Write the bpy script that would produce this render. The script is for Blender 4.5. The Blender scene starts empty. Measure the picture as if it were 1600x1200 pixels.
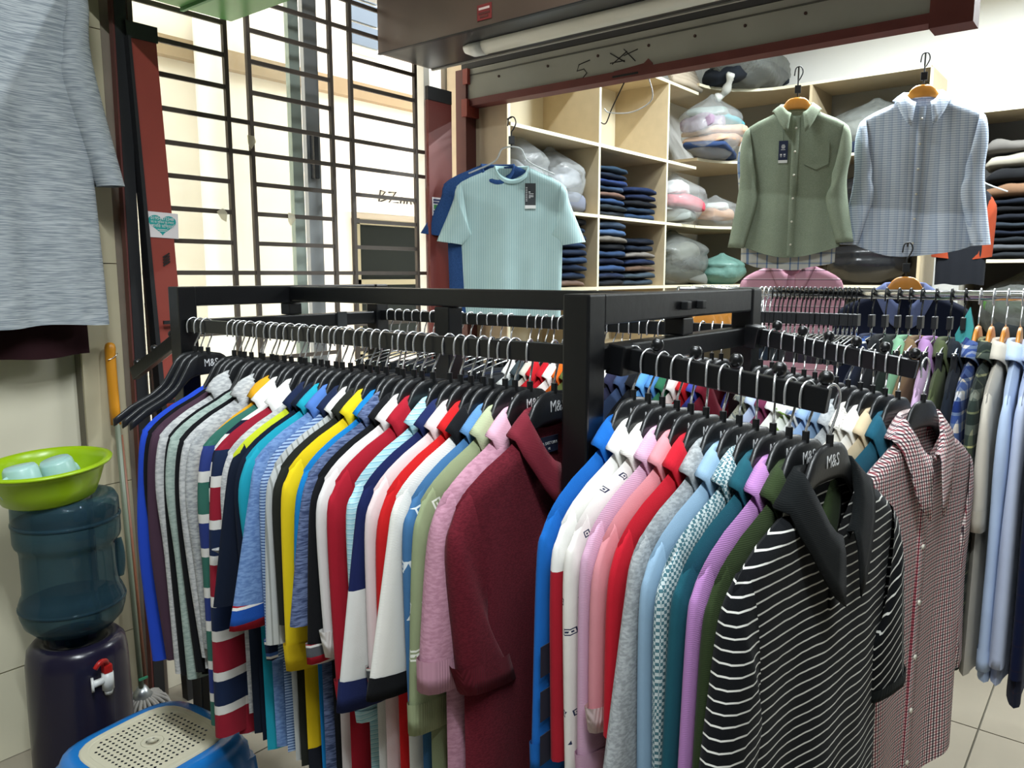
import bpy, bmesh, math, random
import numpy as np
from mathutils import Vector, Matrix
R = math.radians
PI = math.pi
rnd = random.Random(7)
scene = bpy.context.scene
C = scene.collection

# ------------------------------------------------------------------ camera
HC = 1.53
cam_d = bpy.data.cameras.new('camera'); cam = bpy.data.objects.new('camera', cam_d); C.objects.link(cam)
cam_d.sensor_width = 36; cam_d.lens = 36 * 1215 / 1600; cam_d.clip_start = 0.05
yaw, pit = R(38.7), R(8.0)
fw = Vector((math.cos(yaw) * math.cos(pit), math.sin(yaw) * math.cos(pit), -math.sin(pit)))
cam.location = (0, 0, HC); cam.rotation_euler = fw.to_track_quat('-Z', 'Y').to_euler()
scene.camera = cam

# ------------------------------------------------------------------ world, exposure, large lights
w = bpy.data.worlds.new('world'); scene.world = w; w.use_nodes = True
w.node_tree.nodes['Background'].inputs[0].default_value = (0.95, 0.98, 1.0, 1)
w.node_tree.nodes['Background'].inputs[1].default_value = 3.9
scene.view_settings.view_transform = 'Standard'; scene.view_settings.look = 'None'
scene.view_settings.gamma = 1.0; scene.view_settings.exposure = 0.38
scene.view_settings.use_curve_mapping = False
scene.cycles.max_bounces = 6; scene.cycles.transparent_max_bounces = 24

# ------------------------------------------------------------------ materials
def lin(h):
    if isinstance(h, str):
        v = [int(h[i:i+2], 16) / 255 for i in (0, 2, 4)]
        return tuple(((c / 12.92) if c <= .04045 else ((c + .055) / 1.055) ** 2.4) for c in v) + (1,)
    return tuple(h) + (1,) if len(h) == 3 else tuple(h)

class NT:
    def __init__(s, name):
        s.m = bpy.data.materials.new(name); s.m.use_nodes = True
        s.t = s.m.node_tree; s.t.nodes.clear()
        s.out = s.n('ShaderNodeOutputMaterial')
        s.tc = None
    def n(s, typ, **kw):
        o = s.t.nodes.new(typ)
        for k, v in kw.items(): setattr(o, k, v)
        return o
    def l(s, a, b): s.t.links.new(a, b)
    def obj(s):
        if not s.tc: s.tc = s.n('ShaderNodeTexCoord')
        return s.tc.outputs['Object']
    def axis(s, ax):
        x = s.n('ShaderNodeSeparateXYZ'); s.l(s.obj(), x.inputs[0]); return x.outputs[ax]
    def math(s, op, a, b=None, c=None):
        o = s.n('ShaderNodeMath', operation=op)
        for i, v in enumerate((a, b, c)):
            if v is None: continue
            if isinstance(v, (int, float)): o.inputs[i].default_value = v
            else: s.l(v, o.inputs[i])
        return o.outputs[0]
    def noise(s, scale, vec=None, detail=2, sc3=None):
        o = s.n('ShaderNodeTexNoise'); o.inputs['Scale'].default_value = scale; o.inputs['Detail'].default_value = detail
        v = vec or s.obj()
        if sc3:
            mp = s.n('ShaderNodeMapping'); mp.inputs['Scale'].default_value = sc3; s.l(v, mp.inputs[0]); v = mp.outputs[0]
        s.l(v, o.inputs['Vector']); return o.outputs[0]
    def ramp(s, fac, stops, interp='CONSTANT'):
        r = s.n('ShaderNodeValToRGB'); cr = r.color_ramp; cr.interpolation = interp
        while len(cr.elements) < len(stops): cr.elements.new(1.0)
        for e, (p, c) in zip(cr.elements, stops): e.position = p; e.color = lin(c)
        s.l(fac, r.inputs[0]); return r.outputs[0]
    def mix(s, fac, a, b, mode='MIX'):
        o = s.n('ShaderNodeMix', data_type='RGBA', blend_type=mode)
        if isinstance(fac, (int, float)): o.inputs[0].default_value = fac
        else: s.l(fac, o.inputs[0])
        for sock, v in ((o.inputs[6], a), (o.inputs[7], b)):
            if isinstance(v, (str, tuple)): sock.default_value = lin(v)
            else: s.l(v, sock)
        return o.outputs[2]
    def bsdf(s, col, rough=.6, metal=0, spec=.5, bump=None, bstr=.2, bdist=.002, sheen=0, emit=None, estr=0, trans=0, alpha=1):
        b = s.n('ShaderNodeBsdfPrincipled')
        if isinstance(col, (str, tuple)): b.inputs['Base Color'].default_value = lin(col)
        else: s.l(col, b.inputs['Base Color'])
        if isinstance(rough, (int, float)): b.inputs['Roughness'].default_value = rough
        else: s.l(rough, b.inputs['Roughness'])
        b.inputs['Metallic'].default_value = metal
        b.inputs['Specular IOR Level'].default_value = spec
        if sheen: b.inputs['Sheen Weight'].default_value = sheen
        if bump is not None:
            bp = s.n('ShaderNodeBump'); bp.inputs['Strength'].default_value = bstr; bp.inputs['Distance'].default_value = bdist
            s.l(bump, bp.inputs['Height']); s.l(bp.outputs[0], b.inputs['Normal'])
        if emit: b.inputs['Emission Color'].default_value = lin(emit); b.inputs['Emission Strength'].default_value = estr
        s.l(b.outputs[0], s.out.inputs[0]); return b

MATS = {}
def plain(name, col, rough=.5, metal=0, spec=.5, var=.0, vs=6, bump=0, bs=60, emit=None, estr=0):
    if name in MATS: return MATS[name]
    t = NT(name); c = col
    if var:
        f = t.noise(vs, detail=4); d = lin(col)
        c = t.mix(f, tuple(x * (1 - var) for x in d[:3]), tuple(min(1, x * (1 + var)) for x in d[:3]))
    bm = t.noise(bs, detail=3) if bump else None
    t.bsdf(c, rough, metal, spec, bm, bump, .003, emit=emit, estr=estr)
    MATS[name] = t.m; return t.m

def fabric(name, spec):
    """spec: dict(kind=..., ...) -> woven / knitted cloth"""
    if name in MATS: return MATS[name]
    t = NT(name); k = spec.get('k', 'plain'); col = spec.get('c', 'ffffff')
    if k == 'plain': c = lin(col); c = t.mix(t.noise(9, detail=3), tuple(x * .9 for x in c[:3]), tuple(min(1, x * 1.06) for x in c[:3]))
    elif k == 'bands':            # repeating or single set of colour bands along an axis
        a = t.axis(spec.get('ax', 'Z'))
        if spec.get('slant'):
            a = t.math('ADD', a, t.math('MULTIPLY', t.axis('X'), spec['slant']))
        if spec.get('wob'):
            a = t.math('ADD', a, t.math('MULTIPLY', t.math('SUBTRACT', t.noise(14), .5), spec['wob']))
        f = t.math('MULTIPLY_ADD', a, 1 / spec['p'], spec.get('o', 0))
        f = t.math('FRACT', f) if spec.get('rep', True) else t.math('ADD', f, 0)
        c = t.ramp(f, spec['s'])
    elif k == 'marl':
        f = t.noise(spec.get('sc', 90), detail=2, sc3=spec.get('s3', (1, 1, 3)))
        c = t.ramp(f, [(0.0, spec['d']), (.38, spec['d']), (.62, col)], 'LINEAR')
    elif k == 'check':            # two crossing sets of bands
        p = spec['p']
        fx = t.math('FRACT', t.math('MULTIPLY', t.math('ADD', t.axis('X'), t.math('MULTIPLY', t.axis('Y'), 1.0)), 1 / p))
        fz = t.math('FRACT', t.math('MULTIPLY', t.axis('Z'), 1 / spec.get('pz', p)))
        ca = t.ramp(fx, spec['sx']); cb = t.ramp(fz, spec['sz'])
        c = t.mix(1.0, ca, cb, 'MULTIPLY') if spec.get('mode', 'MULTIPLY') == 'MULTIPLY' else t.mix(.5, ca, cb)
    elif k == 'squares':          # little printed square outlines scattered over the cloth
        p = spec['p']
        mp = t.n('ShaderNodeMapping'); mp.inputs['Rotation'].default_value = (0, R(14), 0); t.l(t.obj(), mp.inputs[0])
        xs = t.n('ShaderNodeSeparateXYZ'); t.l(mp.outputs[0], xs.inputs[0])
        zr = t.math('MULTIPLY', xs.outputs['Z'], 1 / p)
        rowi = t.math('FLOOR', zr)
        u = t.math('SUBTRACT', t.math('FRACT', t.math('ADD', t.math('MULTIPLY', t.math('ADD', xs.outputs['X'], t.math('MULTIPLY', xs.outputs['Y'], 1.0)), 1 / p), t.math('MULTIPLY', rowi, .5))), .5)
        v = t.math('SUBTRACT', t.math('FRACT', zr), .5)
        d = t.math('MAXIMUM', t.math('ABSOLUTE', u), t.math('ABSOLUTE', v))
        c = t.ramp(d, [(0, spec['d']), (.035, col), (.075, spec['d']), (.12, col)])
    elif k == 'weave':
        ck = t.n('ShaderNodeTexChecker'); ck.inputs['Scale'].default_value = spec['sc']; t.l(t.obj(), ck.inputs[0])
        ck.inputs['Color1'].default_value = lin(col); ck.inputs['Color2'].default_value = lin(spec['d'])
        c = t.mix(t.math('MULTIPLY', t.noise(120), .5), ck.outputs[0], spec['d'])
    elif k == 'blotch':
        c = t.ramp(t.noise(spec.get('sc', 22), detail=4), spec['s'])
    if k not in ('plain',):
        n2 = t.noise(9, detail=3)
        c = t.mix(t.math('MULTIPLY', n2, .16), c, (0, 0, 0))
    tex = spec.get('tex', 'knit')
    if tex == 'rib':
        wv = t.math('SINE', t.math('MULTIPLY', t.math('ADD', t.axis('X'), t.axis('Y')), 1400)); bm = wv; bs = .25
    elif tex == 'hrib':
        wv = t.math('SINE', t.math('MULTIPLY', t.axis('Z'), 2600)); bm = wv; bs = .16
    else:
        bm = t.math('ADD', t.noise(900, detail=1), t.math('MULTIPLY', t.noise(26, detail=3), 2.2)); bs = .30
    t.bsdf(c, .92, 0, .12, bm, bs, .0014, sheen=.03)
    MATS[name] = t.m; return t.m

def see_through(name, tint, body, amount, rough=.15, bump=.6):
    """plastic film / glass: part clear, part glossy skin"""
    if name in MATS: return MATS[name]
    t = NT(name)
    tr = t.n('ShaderNodeBsdfTransparent'); tr.inputs[0].default_value = lin(tint)
    b = t.n('ShaderNodeBsdfPrincipled'); b.inputs['Base Color'].default_value = lin(body); b.inputs['Roughness'].default_value = rough
    bp = t.n('ShaderNodeBump'); bp.inputs['Strength'].default_value = bump; bp.inputs['Distance'].default_value = .02
    t.l(t.noise(17, detail=5), bp.inputs['Height']); t.l(bp.outputs[0], b.inputs['Normal'])
    mx = t.n('ShaderNodeMixShader'); mx.inputs[0].default_value = amount
    t.l(tr.outputs[0], mx.inputs[1]); t.l(b.outputs[0], mx.inputs[2]); t.l(mx.outputs[0], t.out.inputs[0])
    MATS[name] = t.m; return t.m

BLACKP = plain('black_plastic', '1b1c1e', .38, spec=.5, bump=.08, bs=300)
BLACKG = plain('black_grip', '101112', .45)
RACK = plain('black_paint', '0b0c0e', .32, spec=.55, var=.25, vs=14, bump=.12, bs=45)
CHROME = plain('chrome', 'd8dadc', .18, 1)
CHROMEW = plain('bright_chrome_wire', 'e8eaec', .25, .85)
WHITEP = plain('white_plastic', 'e6e8e6', .35)
LOGO = plain('white_print', 'd9dadb', .6)
WOODH = plain('varnished_wood', 'c98636', .35, var=.15, vs=30)

# ------------------------------------------------------------------ mesh helpers
def link(name, me, mat=None, parent=None, smooth=False):
    if mat is not None: me.materials.append(mat) if not me.materials else None
    if smooth:
        me.polygons.foreach_set('use_smooth', [True] * len(me.polygons))
    o = bpy.data.objects.new(name, me); C.objects.link(o)
    if parent is not None: o.parent = parent
    return o
def pyd(name, v, f):
    me = bpy.data.meshes.new(name); me.from_pydata([tuple(map(float, p)) for p in v], [], f); me.update(); return me
def empty(name, loc=(0, 0, 0), rz=0):
    o = bpy.data.objects.new(name, None); o.empty_display_size = .05; C.objects.link(o)
    o.location = loc; o.rotation_euler = (0, 0, rz); return o
def tag(o, label, cat=None, group=None, kind=None):
    if label: o['label'] = label
    if cat: o['category'] = cat
    if group: o['group'] = group
    if kind: o['kind'] = kind
    return o
def thing(name, label, cat, loc=(0, 0, 0), rz=0, group=None): return tag(empty(name, loc, rz), label, cat, group)
def struct(o, label=None): o['kind'] = 'structure'; 
def boxme(name, x, y, z, bev=0):
    v = [(a, b, c) for a in x for b in y for c in z]
    f = [(0, 1, 3, 2), (4, 6, 7, 5), (0, 4, 5, 1), (2, 3, 7, 6), (0, 2, 6, 4), (1, 5, 7, 3)]
    me = pyd(name, v, f)
    if bev:
        bm = bmesh.new(); bm.from_mesh(me); bmesh.ops.bevel(bm, geom=bm.edges[:], offset=bev, segments=2, affect='EDGES', profile=.6); bm.to_mesh(me); bm.free()
    return me
def box(name, x, y, z, mat, parent=None, bev=0, smooth=False): return link(name, boxme(name, x, y, z, bev), mat, parent, smooth)
def gridfaces(nu, nv, closed_u=False, flip=False):
    f = []
    for i in range(nu - (0 if closed_u else 1)):
        for j in range(nv - 1):
            a = i * nv + j; b = ((i + 1) % nu) * nv + j
            q = (a, b, b + 1, a + 1); f.append(q[::-1] if flip else q)
    return f
def loft(name, rings, mat=None, parent=None, caps=True, smooth=True, closed=True):
    n = len(rings[0]); v = [p for r in rings for p in r]; f = []
    for i in range(len(rings) - 1):
        for j in range(n if closed else n - 1):
            a = i * n + j; b = i * n + (j + 1) % n
            f.append((a, b, b + n, a + n))
    if caps:
        f.append(tuple(range(n))[::-1]); f.append(tuple(range((len(rings) - 1) * n, len(rings) * n)))
    me = pyd(name, v, f)
    return link(name, me, mat, parent, smooth) if mat is not None else me
def tubeme(name, pts, r, n=8, caps=True):
    P = [Vector(p) for p in pts]; rings = []; up = None
    for i, p in enumerate(P):
        d = (P[min(i + 1, len(P) - 1)] - P[max(i - 1, 0)]).normalized()
        if up is None:
            up = Vector((0, 0, 1)) if abs(d.z) < .9 else Vector((0, 1, 0))
        s = d.cross(up).normalized(); up = s.cross(d).normalized()
        rr = r[i] if isinstance(r, (list, tuple)) else r
        rings.append([p + s * math.cos(a) * rr + up * math.sin(a) * rr for a in [2 * PI * k / n for k in range(n)]])
    return loft(name, rings, caps=caps)
def tube(name, pts, r, mat, parent=None, n=8): return link(name, tubeme(name, pts, r, n), mat, parent, True)
def bez(pts, k=5):
    """Catmull-Rom through points"""
    P = [Vector(p) for p in pts]; out = []
    for i in range(len(P) - 1):
        a, b, c, d = P[max(i - 1, 0)], P[i], P[i + 1], P[min(i + 2, len(P) - 1)]
        for q in range(k):
            t = q / k; out.append(.5 * ((2 * b) + (c - a) * t + (2 * a - 5 * b + 4 * c - d) * t * t + (3 * b - a - 3 * c + d) * t ** 3))
    out.append(P[-1]); return out
def lathe(name, prof, mat, parent=None, n=32, loc=(0, 0, 0)):
    rings = [[(loc[0] + r * math.cos(2 * PI * k / n), loc[1] + r * math.sin(2 * PI * k / n), loc[2] + z) for k in range(n)] for r, z in prof]
    return loft(name, rings, mat, parent, caps=True)
def prism(name, pts, axis, a, b, mat, parent=None):
    """polygon pts (2D) extruded along axis from a to b"""
    def P(p, h): return {'x': (h, p[0], p[1]), 'y': (p[0], h, p[1]), 'z': (p[0], p[1], h)}[axis]
    n = len(pts); v = [P(p, a) for p in pts] + [P(p, b) for p in pts]
    f = [tuple(range(n)), tuple(range(n, 2 * n))[::-1]] + [(i, i + n, (i + 1) % n + n, (i + 1) % n) for i in range(n)]
    me = pyd(name, v, f)
    bm = bmesh.new(); bm.from_mesh(me); bmesh.ops.recalc_face_normals(bm, faces=bm.faces[:]); bm.to_mesh(me); bm.free()
    return link(name, me, mat, parent)
def textme(s, size, ext=.0004):
    cu = bpy.data.curves.new('writing', 'FONT'); cu.body = s; cu.size = size; cu.extrude = ext; cu.align_x = 'CENTER'; cu.align_y = 'CENTER'; cu.resolution_u = 3
    o = bpy.data.objects.new('writing', cu); C.objects.link(o)
    me = bpy.data.meshes.new_from_object(o.evaluated_get(bpy.context.evaluated_depsgraph_get()))
    bpy.data.objects.remove(o); bpy.data.curves.remove(cu)
    return me
def copy_tree(o, parent=None):
    c = o.copy(); C.objects.link(c); c.parent = parent
    for ch in o.children: copy_tree(ch, c)
    return c
def vn(x, y, z):   # cheap smooth pseudo noise
    return (math.sin(x * 1.7 + y * 2.3 + 1.3) + math.sin(y * 3.1 - z * 2.1 + .7) + math.sin(z * 2.7 + x * 1.1 + 2.9) + .5 * math.sin(5.3 * x + 4.1 * z) + .5 * math.sin(6.1 * y - 3.3 * x)) / 4

# ------------------------------------------------------------------ the shell of the place
CREAM = plain('cream_paint', 'd9d3bd', .75, var=.05, vs=3, bump=.1, bs=25)
TILE = plain('beige_wall_tile', 'cfcab2', .3, var=.06, vs=5)
PILT = plain('buff_marble_tile', 'b9b094', .35, var=.12, vs=9)
FLT = plain('beige_floor_tile', '91897a', .25, var=.08, vs=5)
GROUT = plain('grout', '6f6a5c', .9)
WHITEW = plain('white_wall_paint', 'f2f3f0', .8)
CEIL = plain('ceiling_paint', 'dfe0da', .9)
OUTW = plain('outside_cream_render', 'efe5d6', .85, var=.07, vs=2.2, bump=.15, bs=12)
REDST = plain('red_oxide_steel', '8e3b30', .5, var=.18, vs=5, bump=.1, bs=30)
BRNST = plain('brown_steel', '5a2c28', .5, var=.2, vs=6)
BLKST = plain('black_steel', '16171a', .5)
GRILL = plain('grille_paint', '463d35', .55, var=.25, vs=25)
ALU = plain('aluminium', 'a9adae', .35, .8)
ALUW = plain('white_aluminium', 'e2dfd2', .4)
GLASS = see_through('window_glass', 'f6f8f5', 'dfe8e6', .10, .02, 0)

UNSEENW = plain('dark_unseen_wall', '5c5a58', .8)  # invented dark colour for the unseen walls, cuts bounced light
floor = box('floor', (-2.5, 6.0), (-3.0, 2.72), (-.06, -.012), GROUT); struct(floor)
tme = boxme('tile', (0, .594), (0, .594), (-.012, 0)); tme.materials.append(FLT)
for i in range(14):
    for j in range(9):
        o = link('tile', tme, None, floor); o.location = (-2.49 + .6 * i, -2.7 + .6 * j, 0)
# left wall: painted plaster above two rows of tiles
wl = box('wall_left', (-2.5, 1.08), (2.70, 2.85), (-.06, 3.3), CREAM); struct(wl)
for row, (z0, z1) in enumerate(((0, .285), (.288, .885))):
    me = boxme('tile', (0, .447), (2.688, 2.70), (z0 + .002, z1)); me.materials.append(TILE)
    for i in range(8):
        o = link('tile', me, None, wl); o.location = (1.08 - .45 * (i + 1) + .0015, 0, 0)
pl_ = box('wall_pilaster', (1.08, 1.215), (2.66, 2.85), (-.06, 3.3), GROUT); struct(pl_)
for z0, z1 in ((0, .30), (.302, .83), (.832, 1.565), (1.567, 2.30), (2.302, 3.3)):
    box('tile', (1.082, 1.213), (2.648, 2.66), (z0 + .001, z1), PILT, pl_)
wb = box('wall_below_window', (1.215, 2.95), (2.72, 2.85), (-.06, .75), CREAM); struct(wb)
lint = box('wall_above_window', (1.215, 2.95), (2.72, 2.85), (2.78, 3.3), CREAM); struct(lint)
ws = box('wall_side', (2.93, 6.0), (2.80, 2.9), (-.06, 3.3), WHITEW); struct(ws)
wbk = box('wall_back', (5.86, 5.96), (-3.0, 2.8), (-.06, 3.3), WHITEW); struct(wbk)
wr_ = box('wall_right_unseen', (-2.5, 6.0), (-3.1, -3.0), (-.06, 3.3), UNSEENW); struct(wr_)  # right and front walls are out of view, added to shut out sky light
wf_ = box('wall_front_unseen', (-2.6, -2.5), (-3.1, 2.85), (-.06, 3.3), UNSEENW); struct(wf_)
ceil = box('ceiling', (-2.5, 6.0), (-3.0, 2.85), (3.3, 3.38), CEIL); struct(ceil)

# ceiling lamps: batten tubes hung in both shops
TUBE = plain('lit_tube', 'ffffff', .4, emit='f2f8ff', estr=1.0)
def batten(x, y, along, L, power, label, z=3.22):
    t = thing('ceiling_light', label, 'light', (x, y, z), 0 if along == 'x' else PI / 2, 'tube lights on the ceiling')
    box('housing', (-L / 2, L / 2), (-.03, .03), (.03, .08), WHITEP, t, .005)
    tube('lamp_tube', [(-L / 2 + .02, 0, .012), (L / 2 - .02, 0, .012)], .014, TUBE, t)
    for sx in (-1, 1): box('tube_holder', (sx * L / 2 - .012, sx * L / 2 + .012), (-.016, .016), (-.004, .03), WHITEP, t)
    ld = bpy.data.lights.new('tube_glow', 'AREA'); ld.shape = 'RECTANGLE'; ld.size = L; ld.size_y = .05; ld.energy = power; ld.color = (.90, .97, 1.0)
    lo = bpy.data.objects.new('tube_glow', ld); C.objects.link(lo); lo.parent = t; lo.location = (0, 0, -.004)
batten(.2, -.5, 'x', 1.2, 16, 'ceiling tube light above the walkway in front of the rack')
batten(.15, .35, 'y', 1.2, 62, 'ceiling tube light nearest the camera, left of the rack')
batten(1.5, .6, 'y', 1.2, 30, 'ceiling tube light over the garment rack')
batten(4.3, .9, 'y', 1.2, 100, 'ceiling tube light in the far shop near the back wall')
batten(4.8, -.6, 'y', 1.2, 90, 'ceiling tube light in the far shop beyond the chrome rail')
batten(3.5, 1.9, 'x', 1.2, 24, 'ceiling tube light above the left shelves of the far shop')

# ------------------------------------------------------------------ outside, seen through the grille
ow = box('wall_outside', (-1.5, 7.5), (4.1, 4.3), (-1, 7), OUTW); struct(ow)
box('ledge', (-1.5, 7.5), (4.04, 4.1), (2.66, 2.76), plain('stained_ledge', '9c8668', .9, var=.15), ow)
def colpipe(name, x, r, mat, label, y=4.02):
    o = tube(name, [(x, y, -1), (x, y, 7)], r, mat, None, 20); tag(o, label, 'pipe'); return o
colpipe('drain_pipe', 2.40, .085, plain('white_pvc', 'e9e6dc', .4), 'fat white drain pipe on the outside wall, leftmost behind the grille', 3.99)
# dark window of the building opposite
wo = thing('opposite_window', 'dark window under a ledge in the building behind the grille', 'window', (3.75, 4.06, 1.0))
DKG = plain('dark_window_glass', '1b1f1c', .7, spec=.1)
box('pane', (-.28, .42), (.03, .05), (.0, .86), DKG, wo)
for x in (-.31, .43): box('frame_bar', (x - .02, x + .02), (0, .05), (-.02, .9), plain('weathered_wood', '8d8468', .7), wo)
for z in (-.02, .48, .88): box('frame_bar', (-.33, .45), (0, .05), (z - .018, z + .018), MATS['weathered_wood'], wo)
box('sill_hood', (-.42, .6), (-.16, .05), (.94, 1.0), OUTW, wo)
ww = thing('louvre_window', 'small blue-grey louvred window high in the wall behind the grille', 'window', (3.52, 4.06, 2.95))
box('frame', (-.11, .17), (.02, .05), (0, .9), ALUW, ww)
for k in range(6): box('slat', (-.08, .14), (0, .035), (.05 + .14 * k, .175 + .14 * k), plain('blue_louvre_glass', '5d6a78', .25), ww)
# scrawled writing on the outside wall
sc_ = [[(0, 0), (.02, .1), (.07, .09), (.03, .05), (.08, .03), (0, 0)], [(.1, .09), (.18, .1), (.1, .0), (.2, .01)], [(.22, .0), (.24, .06), (.27, .05), (.26, .0), (.22, 0)], [(.29, 0), (.3, .05), (.33, .05), (.34, 0)], [(.37, .03), (.41, .03), (.40, .06), (.36, .04), (.38, 0), (.43, 0)]]
sw = thing('wall_scribble', 'black handwriting scribbled on the cream wall behind the grille', 'writing', (3.66, 4.094, 2.02))
INK = plain('black_ink', '1a1a1a', .8)
for s in sc_: tube('pen_stroke', [(p[0] * .9, 0, p[1] * .8) for p in s], .005, INK, sw, 5)

# sliding window glass behind the grille
sl = thing('sliding_window', 'half open sliding glass window with grey aluminium stiles behind the grille', 'window', (1.2, 2.75, .75))
box('glass_pane', (.03, .80), (0, .005), (.04, 2.0), GLASS, sl)
box('stile', (.79, .84), (-.012, .014), (0, 2.03), plain('green_grey_alu', '97a39a', .4, .3), sl)
box('stile', (.885, .955), (.02, .045), (0, 2.03), plain('grey_alu', '8b8f90', .45, .4), sl)
box('rail', (.0, 1.45), (-.015, .05), (0, .04), ALU, sl); box('rail', (.0, 1.45), (-.015, .05), (1.99, 2.03), ALU, sl)
h = box('latch', (.90, .925), (-.01, .02), (1.18, 1.36), plain('latch_steel', '3a3c3e', .3, .6), sl, .004)
fr = box('window_frame', (2.668, 2.705), (2.66, 2.72), (.75, 2.78), ALUW); struct(fr)

# grille: five uprights, ladder bars between
gr = thing('window_grille', 'brown steel window grille of ladder bars in three panels', 'grille', (0, 2.65, .7))
gx = (1.31, 1.65, 1.744, 2.123, 2.227, 2.60)
def gbar(x, z, nm='grille_bar', axis='v', x1=None):
    if axis == 'v': box(nm, (x - .008, x + .008), (-.008, .008), (-.0, 2.12), GRILL, gr)
    else: box(nm, (x, x1), (-.005, .005), (z - .7 - .008, z - .7 + .008), GRILL, gr)
for x in gx: gbar(x, 0, 'upright')
for k in range(-6, 12):
    z = 1.537 + .111 * k
    if k % 5 in (0, 4): gbar(1.30, z, 'long_bar', 'h', 2.655)
    else:
        for a, b in ((1.31, 1.65), (1.744, 2.123), (2.227, 2.60)): gbar(a, z, 'short_bar', 'h', b)

jb = box('wall_jamb', (1.2155, 1.30), (2.662, 2.7195), (-.06, 3.3), plain('raw_concrete', '857a6c', .9, var=.25, vs=9, bump=.4, bs=20)); struct(jb)
# steel posts beside the window
def slab(name, pts_bot, pts_top, y0, y1, mat, parent=None):
    """leaning plate: x range at bottom and top"""
    (x0, x1, z0), (x2, x3, z1) = pts_bot, pts_top
    v = [(x0, y0, z0), (x1, y0, z0), (x3, y0, z1), (x2, y0, z1), (x0, y1, z0), (x1, y1, z0), (x3, y1, z1), (x2, y1, z1)]
    f = [(0, 1, 2, 3), (5, 4, 7, 6), (4, 0, 3, 7), (1, 5, 6, 2), (3, 2, 6, 7), (4, 5, 1, 0)]
    return link(name, pyd(name, v, f), mat, parent)
po = thing('shutter_post', 'black steel upright beside the cream tiled pilaster', 'post', (0, 0, 0))
slab('strip', (1.215, 1.252, .0), (1.241, 1.278, 3.3), 2.59, 2.62, BLKST, po)
slab('edge_strip', (1.209, 1.215, .0), (1.235, 1.241, 3.3), 2.592, 2.618, BRNST, po)
pr = thing('red_shutter_channel', 'red steel channel carrying the heart sticker, left of the grille', 'post', (0, 0, 0))
slab('plate', (1.345, 1.437, 0), (1.265, 1.362, 2.28), 2.585, 2.60, REDST, pr)
slab('flange', (1.320, 1.345, 0), (1.258, 1.267, 2.28), 2.56, 2.60, BLKST, pr)
slab('top_cap', (1.264, 1.366, 2.28), (1.262, 1.366, 2.33), 2.58, 2.603, plain('soot_black', '1c2420', .6), pr)
for z in (1.10, 1.37): box('tie_rod', (1.315, 1.40), (2.556, 2.564), (z - .006, z + .006), BLKST, pr)
pr2 = thing('red_shutter_channel', 'dark red steel channel with a small printed sticker, right of the grille', 'post', (0, 0, 0))
box('plate', (2.635, 2.79), (2.60, 2.615), (0, 2.32), plain('dark_red_steel', '6e2e28', .45, var=.2, vs=5), pr2)
box('top_cap', (2.633, 2.79), (2.598, 2.617), (2.32, 2.38), BLKST, pr2)
cp = thing('corner_column', 'brown red steel column holding the grey beam', 'column', (2.93, 2.64, 0))
box('stem', (-.045, .045), (-.045, .02), (0, 2.5), BRNST, cp)
box('bracket', (-.06, .10), (-.065, -.03), (2.28, 2.36), REDST, cp)
box('bracket', (-.05, .06), (-.06, -.03), (2.43, 2.5), REDST, cp)
pv = tube('conduit_pipe', [(3.02, 2.60, 0), (3.02, 2.60, 2.7)], .028, plain('grey_pvc', 'b9bdb9', .4), None, 14); tag(pv, 'vertical pale grey conduit between column and shelf end', 'pipe')

# stickers
TEAL = plain('teal_print', '1d9c98', .5); PAPER = plain('sticker_paper', 'e3dcdd', .55)
st = thing('heart_sticker', 'white sticker with a teal heart and phone number on red channel', 'sticker', (1.343, 2.583, 1.695)); st.rotation_euler = (0, R(1.8), 0)
box('card', (-.056, .056), (-.001, .001), (-.042, .042), PAPER, st)
hp = []
for k in range(40):
    a = 2 * PI * k / 40; hx = 16 * math.sin(a) ** 3; hz = 13 * math.cos(a) - 5 * math.cos(2 * a) - 2 * math.cos(3 * a) - math.cos(4 * a)
    hp.append((hx * .003, hz * .0023 + .004))
ht = prism('heart', hp, 'y', -.002, -.001, TEAL, st)
def put_text(s, size, loc, parent, mat=LOGO, rot=(PI / 2, 0, 0), name='lettering', sx=1):
    me = textme(s, size); o = link(name, me, mat, parent); o.location = loc; o.rotation_euler = rot; o.scale = (sx, 1, 1); return o
put_text('01954472348', .0145, (0, -.0024, .021), ht)
put_text('মোঃ মিলন হোসেন', .010, (0, -.0024, .009), ht)
put_text('পানির মিস্ত্রি', .014, (0, -.0024, -.004), ht)
for z, ww_ in ((-.015, .017), (-.02, .012)): box('print_line', (-ww_, ww_), (-.0026, -.002), (z - .001, z + .001), LOGO, ht)
s2 = thing('printed_sticker', 'small white black and green printed sticker on dark red channel', 'sticker', (2.715, 2.598, 1.845))
box('card', (-.065, .065), (-.001, .001), (-.042, .042), PAPER, s2)
box('print_band', (-.055, .055), (-.002, -.001), (-.012, .008), plain('green_print', '4f9a5a', .5), s2)
for z in (.03, .018, -.022, -.034): box('print_band', (-.058, .05), (-.002, -.001), (z - .004, z + .004), plain('navy_print', '34406a', .5), s2)
mk = thing('ink_marks', 'black ink stamp marks on red channel below the heart sticker', 'marks', (1.338, 2.582, 1.585))
for k in range(4):
    o = box('ink_dash', (-.014, .014), (-.001, 0), (-.0025, .0025), INK, mk); o.location = (.012, 0, .010 - .009 * k); o.rotation_euler = (0, R(-32), 0)

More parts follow.
